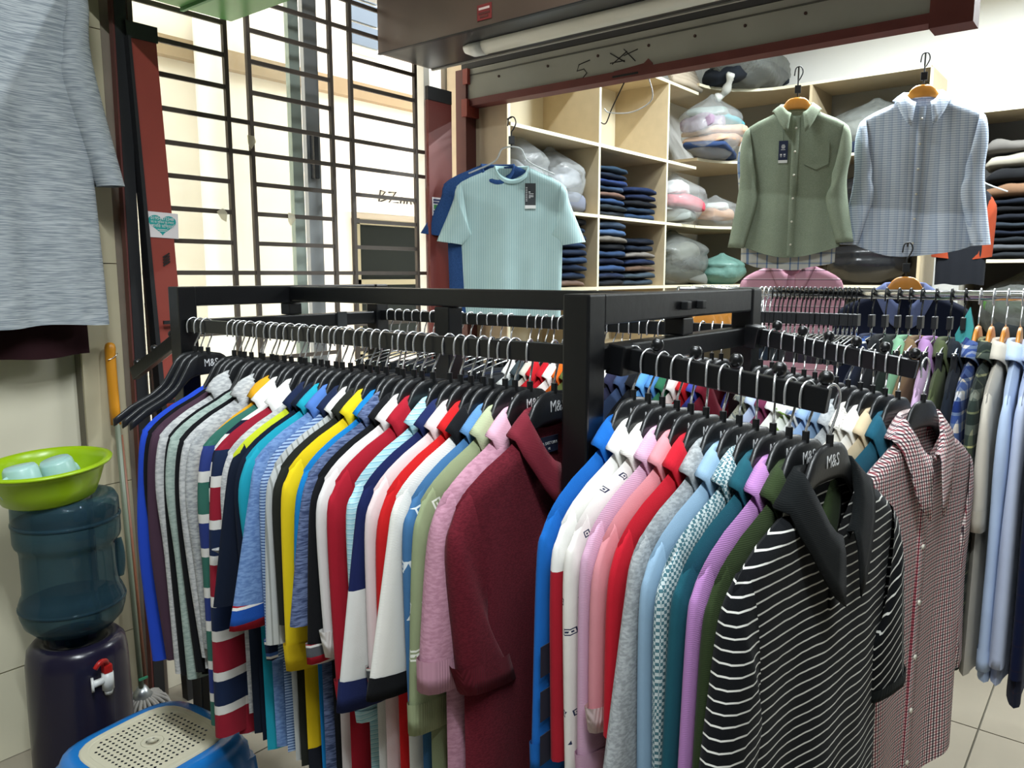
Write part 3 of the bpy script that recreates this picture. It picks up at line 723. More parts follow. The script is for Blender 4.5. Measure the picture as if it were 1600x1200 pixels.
near = [  # y, name, short description, category, kwargs
 (1.690, 'sweatshirt', 'royal blue long sleeved sweatshirt', 'sweatshirt', dict(mat=ROYAL, collar='crew', **long_)),
 (1.665, 'sweatshirt', 'black long sleeved sweatshirt next to the royal blue one', 'sweatshirt', dict(mat=BLK, collar='crew', **long_)),
 (1.640, 'sweatshirt', 'dark aubergine long sleeved sweatshirt', 'sweatshirt', dict(mat=PURP, collar='crew', **long_)),
 (1.615, 'sweatshirt', 'light grey hooded sweatshirt next to the aubergine one', 'sweatshirt', dict(mat=LG, collar='hood', sleeve='long', slen=.58, L=.68)),
 (1.590, 'sweatshirt', 'black sweatshirt between the light grey and mint grey ones', 'sweatshirt', dict(mat=BLK, collar='crew', **long_)),
 (1.566, 'sweatshirt', 'mint grey long sleeved sweatshirt', 'sweatshirt', dict(mat=MINT, collar='crew', **long_)),
 (1.540, 'sweatshirt', 'black sweatshirt just right of the mint grey one', 'sweatshirt', dict(mat=BLK, collar='crew', **long_)),
 (1.515, 'sweatshirt', 'pale grey marl hooded sweatshirt', 'sweatshirt', dict(mat=LG, collar='hood', sleeve='long', slen=.50, L=.66)),
 (1.490, 'sweatshirt', 'grey marl sweatshirt beside the mustard hood', 'sweatshirt', dict(mat=MARL, collar='crew', sleeve='long', slen=.48, L=.66)),
 (1.466, 'sweatshirt', 'mustard yellow hooded sweatshirt', 'sweatshirt', dict(mat=MUST, collar='hood', sleeve='short', slen=.20, L=.66, sw=-.03, W=.205)),
 (1.440, 'rugby_shirt', 'green blue and white striped rugby shirt with white collar', 'rugby shirt', dict(mat=RUGBYG, collar='polo', cmat=WHT, sleeve='long', slen=.62, L=.74, cfall=.06, W=.232, t=.0135, sw=.02)),
 (1.414, 'sweater', 'thin navy and white striped jumper between the rugby shirts', 'sweater', dict(mat=THINSTR, collar='crew', sleeve='long', slen=.56, L=.70, W=.215, sw=-.01)),
 (1.388, 'rugby_shirt', 'red navy and white striped rugby shirt with white collar', 'rugby shirt', dict(mat=RUGBYR, collar='polo', cmat=WHT, sleeve='long', slen=.62, L=.76, cfall=.06, W=.236, t=.014, sw=.02)),
 (1.358, 'tee_shirt', 'light grey short sleeved tee with turned cuff', 't-shirt', dict(mat=LG, collar='crew', sleeve='short', slen=.24, cuff=LG, cuffw=.03, L=.7, sw=-.01)),
 (1.330, 'polo_shirt', 'lime yellow polo shirt with navy sleeves', 'polo shirt', dict(mat=LIMENAVY, smat=DKNAVY, collar='polo', cmat=NAVY, slen=.33, sw=.03)),
 (1.305, 'polo_shirt', 'plain dark navy polo shirt beside the lime one', 'polo shirt', dict(mat=DKNAVY, slen=.26)),
 (1.283, 'polo_shirt', 'turquoise polo shirt mostly hidden on the near rail', 'polo shirt', dict(mat=TURQ, slen=.24, L=.76)),
 (1.258, 'polo_shirt', 'light blue polo shirt with blue and red tipped cuffs', 'polo shirt', dict(mat=LBLUE, cmat=FB('blue_collar', dict(k='plain', c='4d74b8')), cuff=BLUETRIM, slen=.35, cuffw=.045, sw=.04)),
 (1.228, 'polo_shirt', 'finely striped blue polo shirt with navy tipped cuffs', 'polo shirt', dict(mat=FINEBLUE, cmat=NAVY, cuff=NAVYTRIM, slen=.42, cuffw=.04)),
 (1.200, 'polo_shirt', 'pale grey vertical ribbed polo shirt', 'polo shirt', dict(mat=GREYV, cmat=WHT, slen=.36)),
 (1.175, 'polo_shirt', 'black olive polo shirt beside the yellow one', 'polo shirt', dict(mat=OLIVEB, slen=.33)),
 (1.150, 'polo_shirt', 'yellow and navy colour block polo shirt', 'polo shirt', dict(mat=YELNAVY, cmat=f_plain('d9c21f'), smat=f_plain('dcc01c'), cuff=f_plain('d6b81c'), slen=.40, L=.76)),
 (1.125, 'polo_shirt', 'bright blue polo shirt beside the yellow one', 'polo shirt', dict(mat=BBLUE, slen=.30)),
 (1.100, 'polo_shirt', 'denim blue streaky knit polo shirt', 'polo shirt', dict(mat=DENIM, slen=.30, sw=.02)),
 (1.073, 'polo_shirt', 'black polo shirt with grey and red tipped cuffs', 'polo shirt', dict(mat=BLK, cuff=MIXTRIM, cuffw=.036, slen=.36, sw=.03)),
 (1.048, 'polo_shirt', 'soft white polo shirt next to the crimson one', 'polo shirt', dict(mat=f_plain('dbd8d6'), cuff=f_plain('e8e6e2', 'rib'), slen=.36)),
 (1.018, 'polo_shirt', 'crimson red polo shirt with long hanging sleeve', 'polo shirt', dict(mat=CRIM, cuff=CRIM, slen=.44)),
 (0.985, 'polo_shirt', 'pale aqua blue striped polo shirt', 'polo shirt', dict(mat=AQUA, cuff=AQUA, cuffw=.02, slen=.45)),
 (0.952, 'polo_shirt', 'navy polo shirt with large white sleeve panel', 'polo shirt', dict(mat=NAVYWHITE, smat=NAVYWHITE, cmat=f_plain('1d2650'), cuff=f_plain('1d2650'), slen=.40, sw=.025)),
 (0.928, 'polo_shirt', 'pale pinkish white polo shirt with tipped collar', 'polo shirt', dict(mat=PPINK, cuff=MIXTRIM, slen=.38)),
 (0.902, 'polo_shirt', 'bright red polo shirt beside the white black-collared one', 'polo shirt', dict(mat=RED, slen=.30)),
 (0.876, 'polo_shirt', 'white knitted polo shirt with black collar and cuffs', 'polo shirt', dict(mat=CREAMW, cmat=BLK, cuff=BLK, cuffw=.035, slen=.34, sw=.065)),
 (0.852, 'polo_shirt', 'mid blue polo shirt with white diamond motifs', 'polo shirt', dict(mat=FB('blue_diamonds', dict(k='squares', c='44719f', d='dfe6ea', p=.075)), cmat=f_plain('5a86b4', 'hrib'), slen=.40)),
 (0.829, 'polo_shirt', 'sage green polo shirt with white diamond motifs', 'polo shirt', dict(mat=FB('sage_diamonds', dict(k='squares', c='8f9a76', d='e3e6da', p=.07)), cmat=f_plain('a5ad8c', 'hrib'), cuff=f_plain('97a07c', 'rib'), slen=.41)),
 (0.797, 'polo_shirt', 'dusty pink polo shirt with ribbed collar beside the maroon one', 'polo shirt', dict(mat=PINK, cmat=f_plain('cfa0b2', 'hrib'), cuff=f_plain('c090a2', 'rib'), slen=.31, t=.019, L=.82, sw=.015)),
]
for i, (y, nm, desc, cat, kw) in enumerate(near):
    kw = dict(kw); x = X0 + rnd.uniform(-.006, .006); rz = R(rnd.uniform(-1.2, 1.2)); z = RZ
    kw.setdefault('t', .0112); kw.setdefault('fold', .0022)
    garment(nm, desc + ' hanging on the near rail', cat, (x, y, z + DOME), rz, seed=i, group=G1, sw=kw.pop('sw', 0) + rnd.uniform(-.014, .010), kick=rnd.uniform(-.004, .004), **kw)
    hanger(x, y, z, rz, 'black plastic hanger inside the ' + desc, H1)
# the maroon polo at the near end shows its front
garment('polo_shirt', 'maroon polo shirt with open collar at the near end of the rail', 'polo shirt', (X0 + .012, .752, RZ + DOME), R(-3), MAROON, t=.014, nb=.024, fold=.004, seed=77, group=G1, open_=.060, cpoint=.008, cfall=.046,
        cmat=f_plain('6e222e', 'hrib'), cuff=f_plain('641c28', 'rib'), placket=True, buttons=2, bmat=plain('dark_button', '5a4448', .3), slen=.33, sw=-.035, N=28, innerlabel=plain('navy_woven_label', '17203a', .7), L=.78, slv=1.3)
hanger(X0 + .012, .752, RZ, R(-3), 'black plastic hanger inside the maroon open collared polo shirt', H1)
for k, (y, sw_) in enumerate(((1.872, .0), (1.842, .02), (1.81, .02))):
    hanger(X0, y, RZ, R((-2, 2, 3)[k]), ('empty black hanger nearest the far left post of the rack', 'second empty black hanger from the far left post of the rack', 'empty black hanger beside the royal blue sweatshirt')[k], H1)

# ------------------------------------------------------------------ garments on the front arm
G2 = 'polo shirts on the front sloping arm'; H2 = 'black hangers on the front sloping arm'
AZURE = f_plain('1a63b4'); ORCH = f_plain('c8a0b8', 'hrib'); SALM = f_plain('d08a92'); GREYM = f_marl('a9adaf', '8c9092', 140, (1, 1, 2)); SKY = f_plain('8aa7bf'); TEALG = f_plain('1c4f5c'); LILA = f_plain('a979b0', 'hrib'); DKGRN = f_plain('2c3820', 'hrib')
SALMCUFF = FB('white_black_tipped_cuff', dict(k='bands', p=1, o=.452 + .0, rep=False, s=[(0, '1b1d24'), (.018, 'e0c6c6')]))
arm1 = [
 (.640, 'azure blue polo shirt with dark numerals on the sleeve', dict(mat=AZURE, slen=.42, cuff=AZURE)),
 (.612, 'white polo shirt with a red lower half', dict(mat=WHITERED, smat=WHITERED, cmat=WHT, slen=.40)),
 (.586, 'cream white polo shirt printed with small navy squares', dict(mat=SQUARES, smat=SQUARES, cmat=f_plain('e6e2da', 'hrib'), slen=.43)),
 (.560, 'orchid pink ribbed polo shirt', dict(mat=ORCH, slen=.40, cuff=ORCH)),
 (.536, 'salmon pink polo shirt with black tipped white cuff', dict(mat=SALM, slen=.32, cuff=f_plain('e3cccc', 'rib'), cuffw=.04)),
 (.510, 'scarlet red polo shirt', dict(mat=f_plain('b81c2c'), slen=.30)),
 (.482, 'grey marl polo shirt with a wide sleeve', dict(mat=GREYM, slen=.38, cuff=GREYM, t=.0125, sw=.045)),
 (.456, 'powder blue polo shirt', dict(mat=SKY, slen=.36)),
 (.430, 'teal and white woven texture polo shirt', dict(mat=WEAVE, slen=.38)),
 (.404, 'deep teal polo shirt', dict(mat=TEALG, slen=.42)),
 (.380, 'lilac purple polo shirt', dict(mat=LILA, slen=.42, cuff=LILA)),
 (.356, 'dark olive green polo shirt', dict(mat=DKGRN, slen=.38)),
]
DN = plain('navy_applique', '141a2c', .8)
for i, (y, desc, kw) in enumerate(arm1):
    kw = dict(kw); p = on_arm(A1, y); rz = R(-1.5 - 6.0 * i / 11); kw.setdefault('t', .0108)
    g = garment('polo_shirt', desc + ' on the front sloping arm', 'polo shirt', (p[0], p[1], p[2] + DOME), rz, fold=.0022, seed=40 + i, group=G2, nb=.018, cfall=.046, N=24, **kw)
    hanger(p[0], p[1], p[2], rz, 'black plastic hanger inside the ' + desc, H2)
    if i == 0:
        # dark block numerals stitched on the sleeve
        slv_ = [c for c in g.children if c.name.startswith('sleeve')][0]
        for k, z in enumerate((-.36, -.43, -.50)):
            box('numeral_patch', (-.262, -.225), (-.0135, -.0125), (z - .024, z + .024), DN, slv_, .0004)
# front: black polo with white stripes
p = on_arm(A1, .330)
FP = garment('polo_shirt', 'black polo shirt with thin white stripes and black collar at the front of the arm', 'polo shirt', (p[0] + .012, p[1] - .004, p[2] + DOME), R(-8.5), BLKSTR, t=.017, W=.238, nb=.030, fold=.008, seed=91, group=G2, open_=.068,
        cmat=f_plain('0b0e0f', 'hrib'), cfall=.066, cpoint=.012, placket=True, pmat=BLKSTR, buttons=2, bmat=plain('dark_button', '5a4448', .3), slen=.33, sw=.035, N=36, M=34, cuff=f_plain('171c1c', 'rib'), cuffw=.02, slv=1.25, kfold=5, L=.78)
BLKSLANT = FB('black_white_stripe_sleeve', dict(k='bands', p=.0205, slant=-.8, s=[(0, '101215'), (.83, 'e4e3dc'), (.99, '101215')], wob=.006))
for c_ in FP.children:
    if c_.name.startswith('sleeve') and c_.data.vertices[0].co.x > 0: c_.data.materials[0] = BLKSLANT
hanger(p[0] + .012, p[1] - .004, p[2], R(-8.5), 'black plastic hanger inside the striped black polo at the arm end', H2)

# ------------------------------------------------------------------ garments on the second arm
G3 = 'shirts on the second sloping arm'; H3 = 'black hangers on the second sloping arm'
arm2 = [
 (.640, 'grey olive printed shirt', dict(mat=CAMO)), (.615, 'pale sky blue shirt', dict(mat=f_plain('b4c3dc'))), (.592, 'burgundy polo shirt', dict(mat=f_plain('6a2c48'))),
 (.568, 'plain white polo shirt', dict(mat=WHT)), (.545, 'white shirt with green print', dict(mat=FB('green_print_cloth', dict(k='blotch', sc=16, s=[(0, 'e8ebe2'), (.5, '7a9a4a'), (.58, 'e8ebe2')])))),
 (.522, 'pale plaid shirt', dict(mat=PLAIDW)), (.500, 'soft blue polo shirt', dict(mat=f_plain('92aed0'))), (.478, 'slate blue shirt', dict(mat=f_plain('6f87a2'))),
 (.454, 'ash grey marl polo shirt', dict(mat=f_marl('b7babc', '9fa3a6'))), (.430, 'cream leaf printed shirt', dict(mat=PATT)), (.406, 'bright white polo shirt', dict(mat=f_plain('e6e4de'))),
 (.382, 'beige sand polo shirt', dict(mat=f_plain('c9b696'))), (.358, 'petrol teal polo shirt', dict(mat=f_plain('1f5468'))),
]
for i, (y, desc, kw) in enumerate(arm2):
    p_ = on_arm(A2, y); rz = R(-2 - 9.0 * i / 12)
    garment('polo_shirt' if 'polo' in desc else 'shirt', desc + ' on the second sloping arm', 'polo shirt' if 'polo' in desc else 'shirt', (p_[0], p_[1], p_[2] + DOME), rz, t=.0105, fold=.002, seed=60 + i, group=G3, nb=.018, cfall=.05, slen=.36, N=18, M=16, **kw)
    hanger(p_[0], p_[1], p_[2], rz, 'black hanger inside the ' + desc, H3, logo=False)
p_ = on_arm(A2, .328)
garment('shirt', 'dark red and black gingham shirt at the front of the second arm', 'shirt', (p_[0] + .02, p_[1] - .012, p_[2] + DOME), R(-13), GING, t=.016, W=.235, nb=.027, fold=.008, seed=93, group=G3, open_=.05, collar='shirt', cfall=.055, cpoint=.05,
        placket='full', buttons=6, sleeve='long', slen=.50, sw=.03, cuff=GING, cuffw=.05, N=30, M=28, L=.80, hemcurve=.04, slv=1.2, kfold=5)
hanger(p_[0] + .02, p_[1] - .012, p_[2], R(-13), 'black hanger inside the red gingham shirt', H3, logo=False)

# ------------------------------------------------------------------ far rail of the rack
G4 = 'garments on the far rail of the rack'; H4 = 'black hangers on the far rail of the rack'
far = [(1.30, 'white', 'e3e4e0'), (1.272, 'dark slate', '3a4448'), (1.246, 'stone', 'c9c3b6'), (1.22, 'scarlet', 'c02028'), (1.19, 'cherry red', 'b81c28'), (1.165, 'snow white', 'ecebe8'), (1.14, 'bright orange', 'd8621c'), (1.112, 'olive green', '5c6434'),
       (1.088, 'midnight navy', '1a2236'), (1.062, 'light blue', '6fa5d2'), (1.036, 'coral orange', 'd27a5e'), (1.010, 'off white', 'dddcd4'), (.985, 'indigo', '2b2c44'), (.955, 'denim', '38496a'), (.925, 'black', '15161a'), (.895, 'sky blue', '5f9cd0'), (.868, 'cornflower blue', '4f86c2'),
       (.842, 'forest green', '2f6a4c'), (.816, 'ivory', 'e4e2dc'), (.79, 'tomato red', 'c01c24'), (.765, 'violet blue', '4a56b8'), (.742, 'wine red', '8a2638')]
for i, (y, cn, hx) in enumerate(far):
    rz = R(rnd.uniform(-2, 2))
    garment('polo_shirt', cn + ' polo shirt on the far rail of the rack', 'polo shirt', (X1, y, RZ + DOME), rz, f_plain(hx), t=.0105, fold=.002, seed=120 + i, group=G4, slen=.3, N=14, M=12)
    hanger(X1, y, RZ, rz, 'black hanger inside the ' + cn + ' polo shirt on the far rail', H4, logo=(i > 15))

# trouser clip hanger (used on the far rail and on the chrome rail)
hookb = bez([(-.013, 0, -.030), (-.0150, 0, -.014), (-.011, 0, .0), (0, 0, .0035), (.011, 0, .0), (.0150, 0, -.014), (.010, 0, -.034), (.002, 0, -.052), (0, 0, -.075)], 4)
CHK_ME = tubeme('hook', hookb, .0022, 6)
BLOCK_ME = boxme('size_block', (-.016, .016), (-.006, .006), (-.098, -.066), .002); BLOCK_ME.materials.append(BLACKP)
STEM_ME = tubeme('stem', [(0, 0, -.098), (0, 0, -.128)], .0028, 8); STEM_ME.materials.append(CHROME)
BAR_ME = tubeme('clip_bar', bez([(-.15, 0, -.150), (-.08, 0, -.135), (0, 0, -.126), (.08, 0, -.135), (.15, 0, -.150)], 3), .0025, 6); BAR_ME.materials.append(CHROME)
CLIP_ME = boxme('clip', (-.010, .010), (-.007, .007), (-.192, -.145), .002); CLIP_ME.materials.append(plain('smoky_clip', '26282a', .2, .3))
CHKB = CHK_ME.copy(); CHK_ME.materials.append(plain('black_wire', '1a1b1d', .3, .4)); CHKB.materials.append(CHROMEW)
for m_ in (CHK_ME, CHKB, STEM_ME, BAR_ME): m_.polygons.foreach_set('use_smooth', [True] * len(m_.polygons))
def clip_hanger(x, y, z, rz, label, group, clips=True, bright=False):
    t = thing('clip_hanger', label, 'hanger', (x, y, z), rz, group)
    link('hook', CHKB if bright else CHK_ME, None, t); link('size_block', BLOCK_ME, None, t); link('stem', STEM_ME, None, t)
    b = link('clip_bar', BAR_ME, None, t)
    for s in (-.13, .13):
        c = link('clip', CLIP_ME, None, b); c.location = (s, 0, 0)
    return t
def trousers(x, y, z, rz, mat, label, group, L=.8, w=.16):
    """half trousers held by the waistband, folded at the crease"""
    t = thing('trousers', label, 'trousers', (x, y, z), rz, group)
    rings = []
    for k in range(13):
        u = k / 12; ww = w * (1 - .28 * u); zz = -.018 - L * u
        ty = .006 + .004 * math.sin(u * 5); cx = .012 * math.sin(u * 3)
        rings.append([(cx + ww * math.copysign(abs(math.cos(a)) ** .7, math.cos(a)), ty * math.sin(a) + .002 * math.sin(u * 9), zz) for a in [2 * PI * q / 16 for q in range(16)]])
    loft('legs', rings, mat, t)
    rings = [[((w + .002) * math.copysign(abs(math.cos(a)) ** .7, math.cos(a)), .0075 * math.sin(a), zz) for a in [2 * PI * q / 16 for q in range(16)]] for zz in (.0, -.038)]
    loft('waistband', rings, mat, t)
    return t
# dark trousers on clip hangers at the far left of the far rail
for k in range(14):
    y = 1.86 - .038 * k
    cn = ('black', 'charcoal', 'dark navy')[k % 3]; nth = ('leftmost', 'second', 'third', 'fourth', 'fifth', 'sixth', 'seventh', 'eighth', 'ninth', 'tenth', 'eleventh', 'twelfth', 'thirteenth', 'fourteenth')[k]
    clip_hanger(X1, y, RZ, R(rnd.uniform(-4, 4)), nth + ' clip hanger with chrome hook from the left on the far rail', 'trouser hangers on the far rail', bright=True)
    trousers(X1, y, RZ - .165, R(rnd.uniform(-3, 3)), f_plain(('15161a', '26282b', '171d2e')[k % 3]), cn + ' trousers on the ' + nth + ' clip hanger of the far rail', 'dark trousers on the far rail')
# ------------------------------------------------------------------ chrome rail on the right
XC, ZC = 2.20, 1.492
cr_ = thing('chrome_clothes_rail', 'long chrome clothes rail behind the black rack on the right', 'rail', (XC, 0, 0))
tube('rail', [(0, -1.0, ZC - .0125), (0, .90, ZC - .0125)], .0125, CHROME, cr_, 20)
for y in (-.98, .88):
    tube('upright', [(0, y, .03), (0, y, ZC - .025)], .0125, CHROME, cr_, 16); box('foot', (-.25, .25), (y - .02, y + .02), (0, .03), BLACKG, cr_, .004)
NUM = 'leftmost second third fourth fifth sixth seventh eighth ninth tenth eleventh twelfth thirteenth fourteenth fifteenth sixteenth seventeenth eighteenth nineteenth twentieth twenty-first twenty-second'.split()
G5 = 'empty clip hangers bunched on the chrome rail'
ys = [.845 - .0126 * k + rnd.uniform(-.002, .002) for k in range(22)]
for k, y in enumerate(ys):
    clip_hanger(XC, y, ZC, R(rnd.uniform(-2, 2)), NUM[k] + ' empty black clip hanger from the left on the chrome rail', G5, bright=(k < 3))
G6 = 'shirts on the chrome rail'
chrome = [
 (.545, 'dark navy polo shirt with white tipped collar', dict(mat=f_plain('1c2336'), cmat=NAVYTRIM), 'c'), (.512, 'black polo shirt', dict(mat=f_plain('191b1e')), 'c'), (.482, 'very dark green polo shirt', dict(mat=f_plain('1a221e')), 'c'),
 (.455, 'mint green polo shirt', dict(mat=f_plain('7fae8c')), 'c'), (.428, 'tobacco brown polo shirt', dict(mat=f_plain('7a6448')), 'c'), (.396, 'pale lilac polo shirt', dict(mat=f_plain('c4a6c8'), cmat=f_plain('a77fb0')), 'c'),
 (.362, 'moss green polo shirt', dict(mat=f_plain('4c5538')), 'c'), (.332, 'blue black polo shirt', dict(mat=f_plain('171d26')), 'c'), (.300, 'blue and cream plaid shirt', dict(mat=PLAIDB, sleeve='long', slen=.6, L=.8, collar='shirt', open_=.0), 'w'),
 (.272, 'dark green plaid shirt', dict(mat=PLAIDD, sleeve='long', slen=.58, L=.8, collar='shirt', open_=.0), 'w'), (.243, 'ecru linen shirt with turned up sleeves', dict(mat=f_plain('c2bbae'), sleeve='short', slen=.33, L=.8, collar='shirt', cuff=f_plain('c9c2b4'), open_=.0), 'w'),
 (.213, 'ice blue dress shirt', dict(mat=f_plain('b4c6e2'), sleeve='long', slen=.66, L=.8, collar='shirt', cuff=f_plain('b4c6e2'), open_=.0), 'w'), (.180, 'periwinkle blue oxford shirt', dict(mat=f_plain('b6c0d8'), sleeve='long', slen=.64, L=.8, collar='shirt', cuff=f_plain('b6c0d8')), 'c'),
 (.145, 'navy tartan shirt at the right edge', dict(mat=FB('navy_tartan', dict(k='check', p=.06, sx=[(0, '3a4666'), (.5, '6a4a5c'), (.56, '3a4666')], sz=[(0, '5a6484'), (.5, '8a6a7c'), (.56, '5a6484')])), sleeve='long', slen=.66, L=.84, collar='shirt'), 'c'),
]
# wooden hanger
WB_ME = HB_ME.copy(); WB_ME.materials.clear(); WB_ME.materials.append(WOODH)
def wood_hanger(x, y, z, rz, label, group):
    t = thing('wooden_hanger', label, 'hanger', (x, y, z), rz, group)
    link('hook', HK_ME, None, t); b = link('body', WB_ME, None, t); b.location = (0, 0, DOME - .005); b.scale = (.92, 1.0, .96); return t
for i, (y, desc, kw, ht_) in enumerate(chrome):
    kw = dict(kw); kw.setdefault('slen', .34); kw.setdefault('L', .74); kw.setdefault('nb', .019); kw.setdefault('cfall', .055)
    rz = R(rnd.uniform(0, 3))
    garment('shirt' if 'polo' not in desc else 'polo_shirt', desc + ' on the chrome rail', 'shirt' if 'polo' not in desc else 'polo shirt', (XC, y, ZC - .09), rz, t=.0125, fold=.0025, seed=200 + i, group=G6, N=18, M=18, **kw)
    if ht_ == 'w': wood_hanger(XC, y, ZC, rz, 'varnished wooden hanger inside the ' + desc, 'wooden hangers on the chrome rail')
    else: clip_hanger(XC, y, ZC, rz, 'black and chrome clip hanger above the ' + desc, 'clip hangers holding shirts on the chrome rail')

tg = prism('hanging_tag', [(-.012, 0), (.0, .05), (.034, -.02), (.016, -.125), (.004, -.135)], 'x', -.001, .001, plain('teal_card', '3f9a9a', .6)); tg.location = (XC - .012, .318, ZC - .09); tg.rotation_euler = (0, 0, R(-25))
tag(tg, 'pointed teal card tag hanging on the chrome rail', 'tag')
TAPE = see_through('clear_tape', 'f5f2e6', 'd9d2bd', .55, .3)
for k_, (tx_, tz_, a_) in enumerate(((1.735, 2.03, 8), (1.60, 1.752, -20), (1.90, 1.755, 15))):
    o_ = prism('tape_scrap', [(-.018, .012), (.010, .016), (.020, -.004), (.004, -.034), (-.010, -.020)], 'y', -.0015, .0015, TAPE); o_.location = (tx_, 2.638, tz_); o_.rotation_euler = (0, R(a_), 0)
    tag(o_, ('scrap of clear tape high on the grille upright', 'scrap of clear tape on a left grille bar', 'scrap of clear tape on a middle grille bar')[k_], 'tape', 'tape scraps on the grille')
# ------------------------------------------------------------------ far shop shelving
SHELF = plain('light_oak_melamine', 'b9a888', .5, var=.1, vs=18)
SHEDGE = plain('shelf_edge', 'd5cfb4', .45)
DARKB = plain('grey_back_board', '8a877c', .7)
YS, YB = 2.40, 2.785
lv = [.45, .80, 1.10, 1.462, 1.864, 2.25, 2.73]
su = thing('shelf_unit', 'light oak shelf unit with square cubbies along the far shop side wall', 'shelf', (0, 0, 0))
XE = 4.98
for z in lv:
    bd = box('shelf_board', (2.985, XE), (YS + .004, YB), (z - .018, z), SHELF, su)
    box('edge_strip', (2.985, XE), (YS, YS + .004), (z - .018, z), SHEDGE, bd)
for x in (2.965, 3.765, 4.56):
    for a, b in zip([0] + lv[:-1], lv):
        dv = box('divider', (x, x + .018), (YS + .004, YB), (a + (0 if a == 0 else .0005), b - .0185), SHELF, su)
        box('edge_strip', (x, x + .018), (YS, YS + .004), (a + .0005, b - .0185), SHEDGE, dv)
box('back_panel', (2.965, XE), (YB, YB + .008), (0, 2.73), plain('pale_back_panel', 'd2c8ac', .6), su)
box('end_panel', (2.958, 2.9645), (YS, YB), (0, 2.73), plain('end_panel_oak', 'c9b696', .5, var=.08, vs=20), su)
# back wall unit, with a curved corner
sb = thing('shelf_unit', 'light oak shelf unit on the back wall with a curved corner', 'shelf', (0, 0, 0))
XB0, XB1, YE = 5.42, 5.84, 1.10
arc = [(4.985, YS)] + [(4.985 + (XB0 - 4.985) * math.sin(a) , YS - .42 * (1 - math.cos(a))) for a in [PI / 2 * k / 8 for k in range(1, 9)]]
for z in (.45, 1.10, 1.462, 1.864, 2.31, 2.79):
    pts = arc + [(XB0, YE), (XB1, YE), (XB1, YB), (4.985, YB)]
    bd = prism('shelf_board', pts, 'z', z - .018, z, SHELF, sb)
    V = []
    for (x, y) in arc + [(XB0, YE)]: V += [(x - .002, y - .002, z - .018), (x - .002, y - .002, z)]
    n_ = len(V) // 2
    link('edge_strip', pyd('edge_strip', V, [(2 * i, 2 * i + 1, 2 * i + 3, 2 * i + 2) for i in range(n_ - 1)]), SHEDGE, bd)
for y in (YE - .018, 1.80):
    for a, b in ((.0, .432), (.4505, 1.082), (1.1005, 1.444), (1.4625, 1.8455), (1.8645, 2.2915), (2.3105, 2.7715)):
        box('divider', (XB0, XB1), (y, y + .018), (a, b), SHELF, sb)
box('back_panel', (XB1 + .001, XB1 + .008), (YE, YB), (0, 2.79), DARKB, sb)
# lower unit further right
sr = thing('shelf_unit', 'grey lined shelf unit stacked with dark clothes at the right edge', 'shelf', (0, 0, 0))
for z in (.6, 1.11, 1.62, 2.49):
    bd = box('shelf_board', (XB0 + .004, XB1), (-.55, .84), (z - .02, z), SHELF, sr); box('edge_strip', (XB0, XB0 + .004), (-.55, .84), (z - .02, z), SHEDGE, bd)
for y in (-.57, .84): box('side_panel', (XB0, XB1), (y, y + .02), (0, 2.49), DARKB, sr)
box('back_panel', (XB1 + .001, XB1 + .008), (-.57, .86), (0, 2.49), plain('grey_backing', '6b6a68', .8), sr)

# folded clothes
def folded_me(wd, dp, ht_, seed, layers=2):
    V = []; nu, nv = 16, 18; r = random.Random(seed); p1, p2 = r.uniform(0, 6), r.uniform(0, 6)
    rings = []
    for i in range(nu + 1):
        x = -1 + 2 * i / nu; e = max(.02, 1 - abs(x) ** 8) ** .5; ring = []
        for j in range(nv):
            a = 2 * PI * j / nv; cy = math.copysign(abs(math.cos(a)) ** .55, math.cos(a)); cz = math.copysign(abs(math.sin(a)) ** .8, math.sin(a))
            lobe = 1 - .035 * (math.cos(cz * PI * layers) * .5 + .5) * (1 if cy < 0 else .3)
            y = cy * dp / 2 * lobe * (.93 + .07 * e); z = (cz * .5 + .5) * ht_ * (.55 + .45 * e)
            z += .007 * math.sin(x * 3 + p1) * (cz * .5 + .5) + .003 * math.sin(x * 9 + y * 30 + p2) * (cz * .5 + .5)
            ring.append((x * wd / 2, y + .006 * math.sin(x * 4 + p2), z))
        rings.append(ring)
    return loft('folded', rings)
FOLDM = [folded_me(.34, .33, .048, k, 2) for k in range(5)]
for m_ in FOLDM: m_.polygons.foreach_set('use_smooth', [True] * len(m_.polygons))
ORD = ['lowest', 'second up', 'third up', 'fourth up', 'fifth up', 'sixth up', 'seventh up', 'eighth up', 'ninth up', 'tenth up', 'eleventh up']
def stack(x, y, z, cols, where, group, rz=0, what='folded jeans', hs=1.0, ws=1.0, nm='folded_jeans', dz=.043, cat='jeans', ds=1.0):
    for k, (cn, hx) in enumerate(cols):
        me = FOLDM[(k * 2 + int(x * 7)) % 5].copy(); me.materials.clear(); me.materials.append(f_plain(''.join('%02x' % int(int(hx[q:q+2], 16) * .8) for q in (0, 2, 4))))
        o = link(nm, me, None); o.location = (x + rnd.uniform(-.01, .01), y + rnd.uniform(-.012, .008), z + .0015 + dz * hs * k)
        o.rotation_euler = (0, 0, rz + R(rnd.uniform(-3, 3))); o.scale = (ws * rnd.uniform(.95, 1.0), ds * rnd.uniform(.94, 1), hs * dz / .048 * .93)
        tag(o, cn + ' ' + what + ', ' + ORD[k] + ' in ' + where, cat, group)
J = 'folded jeans in the cubbies'
stack(3.55, 2.59, 1.462, [('tan', '8a7468'), ('dark blue', '2a3b58'), ('navy', '24324c'), ('blue', '2f4668'), ('navy', '223048'), ('denim blue', '2c405f'), ('ink blue', '1e2c44'), ('dark denim', '24364f'), ('black', '1a1b1e')], 'the lower stack beside the tee', J, dz=.042)
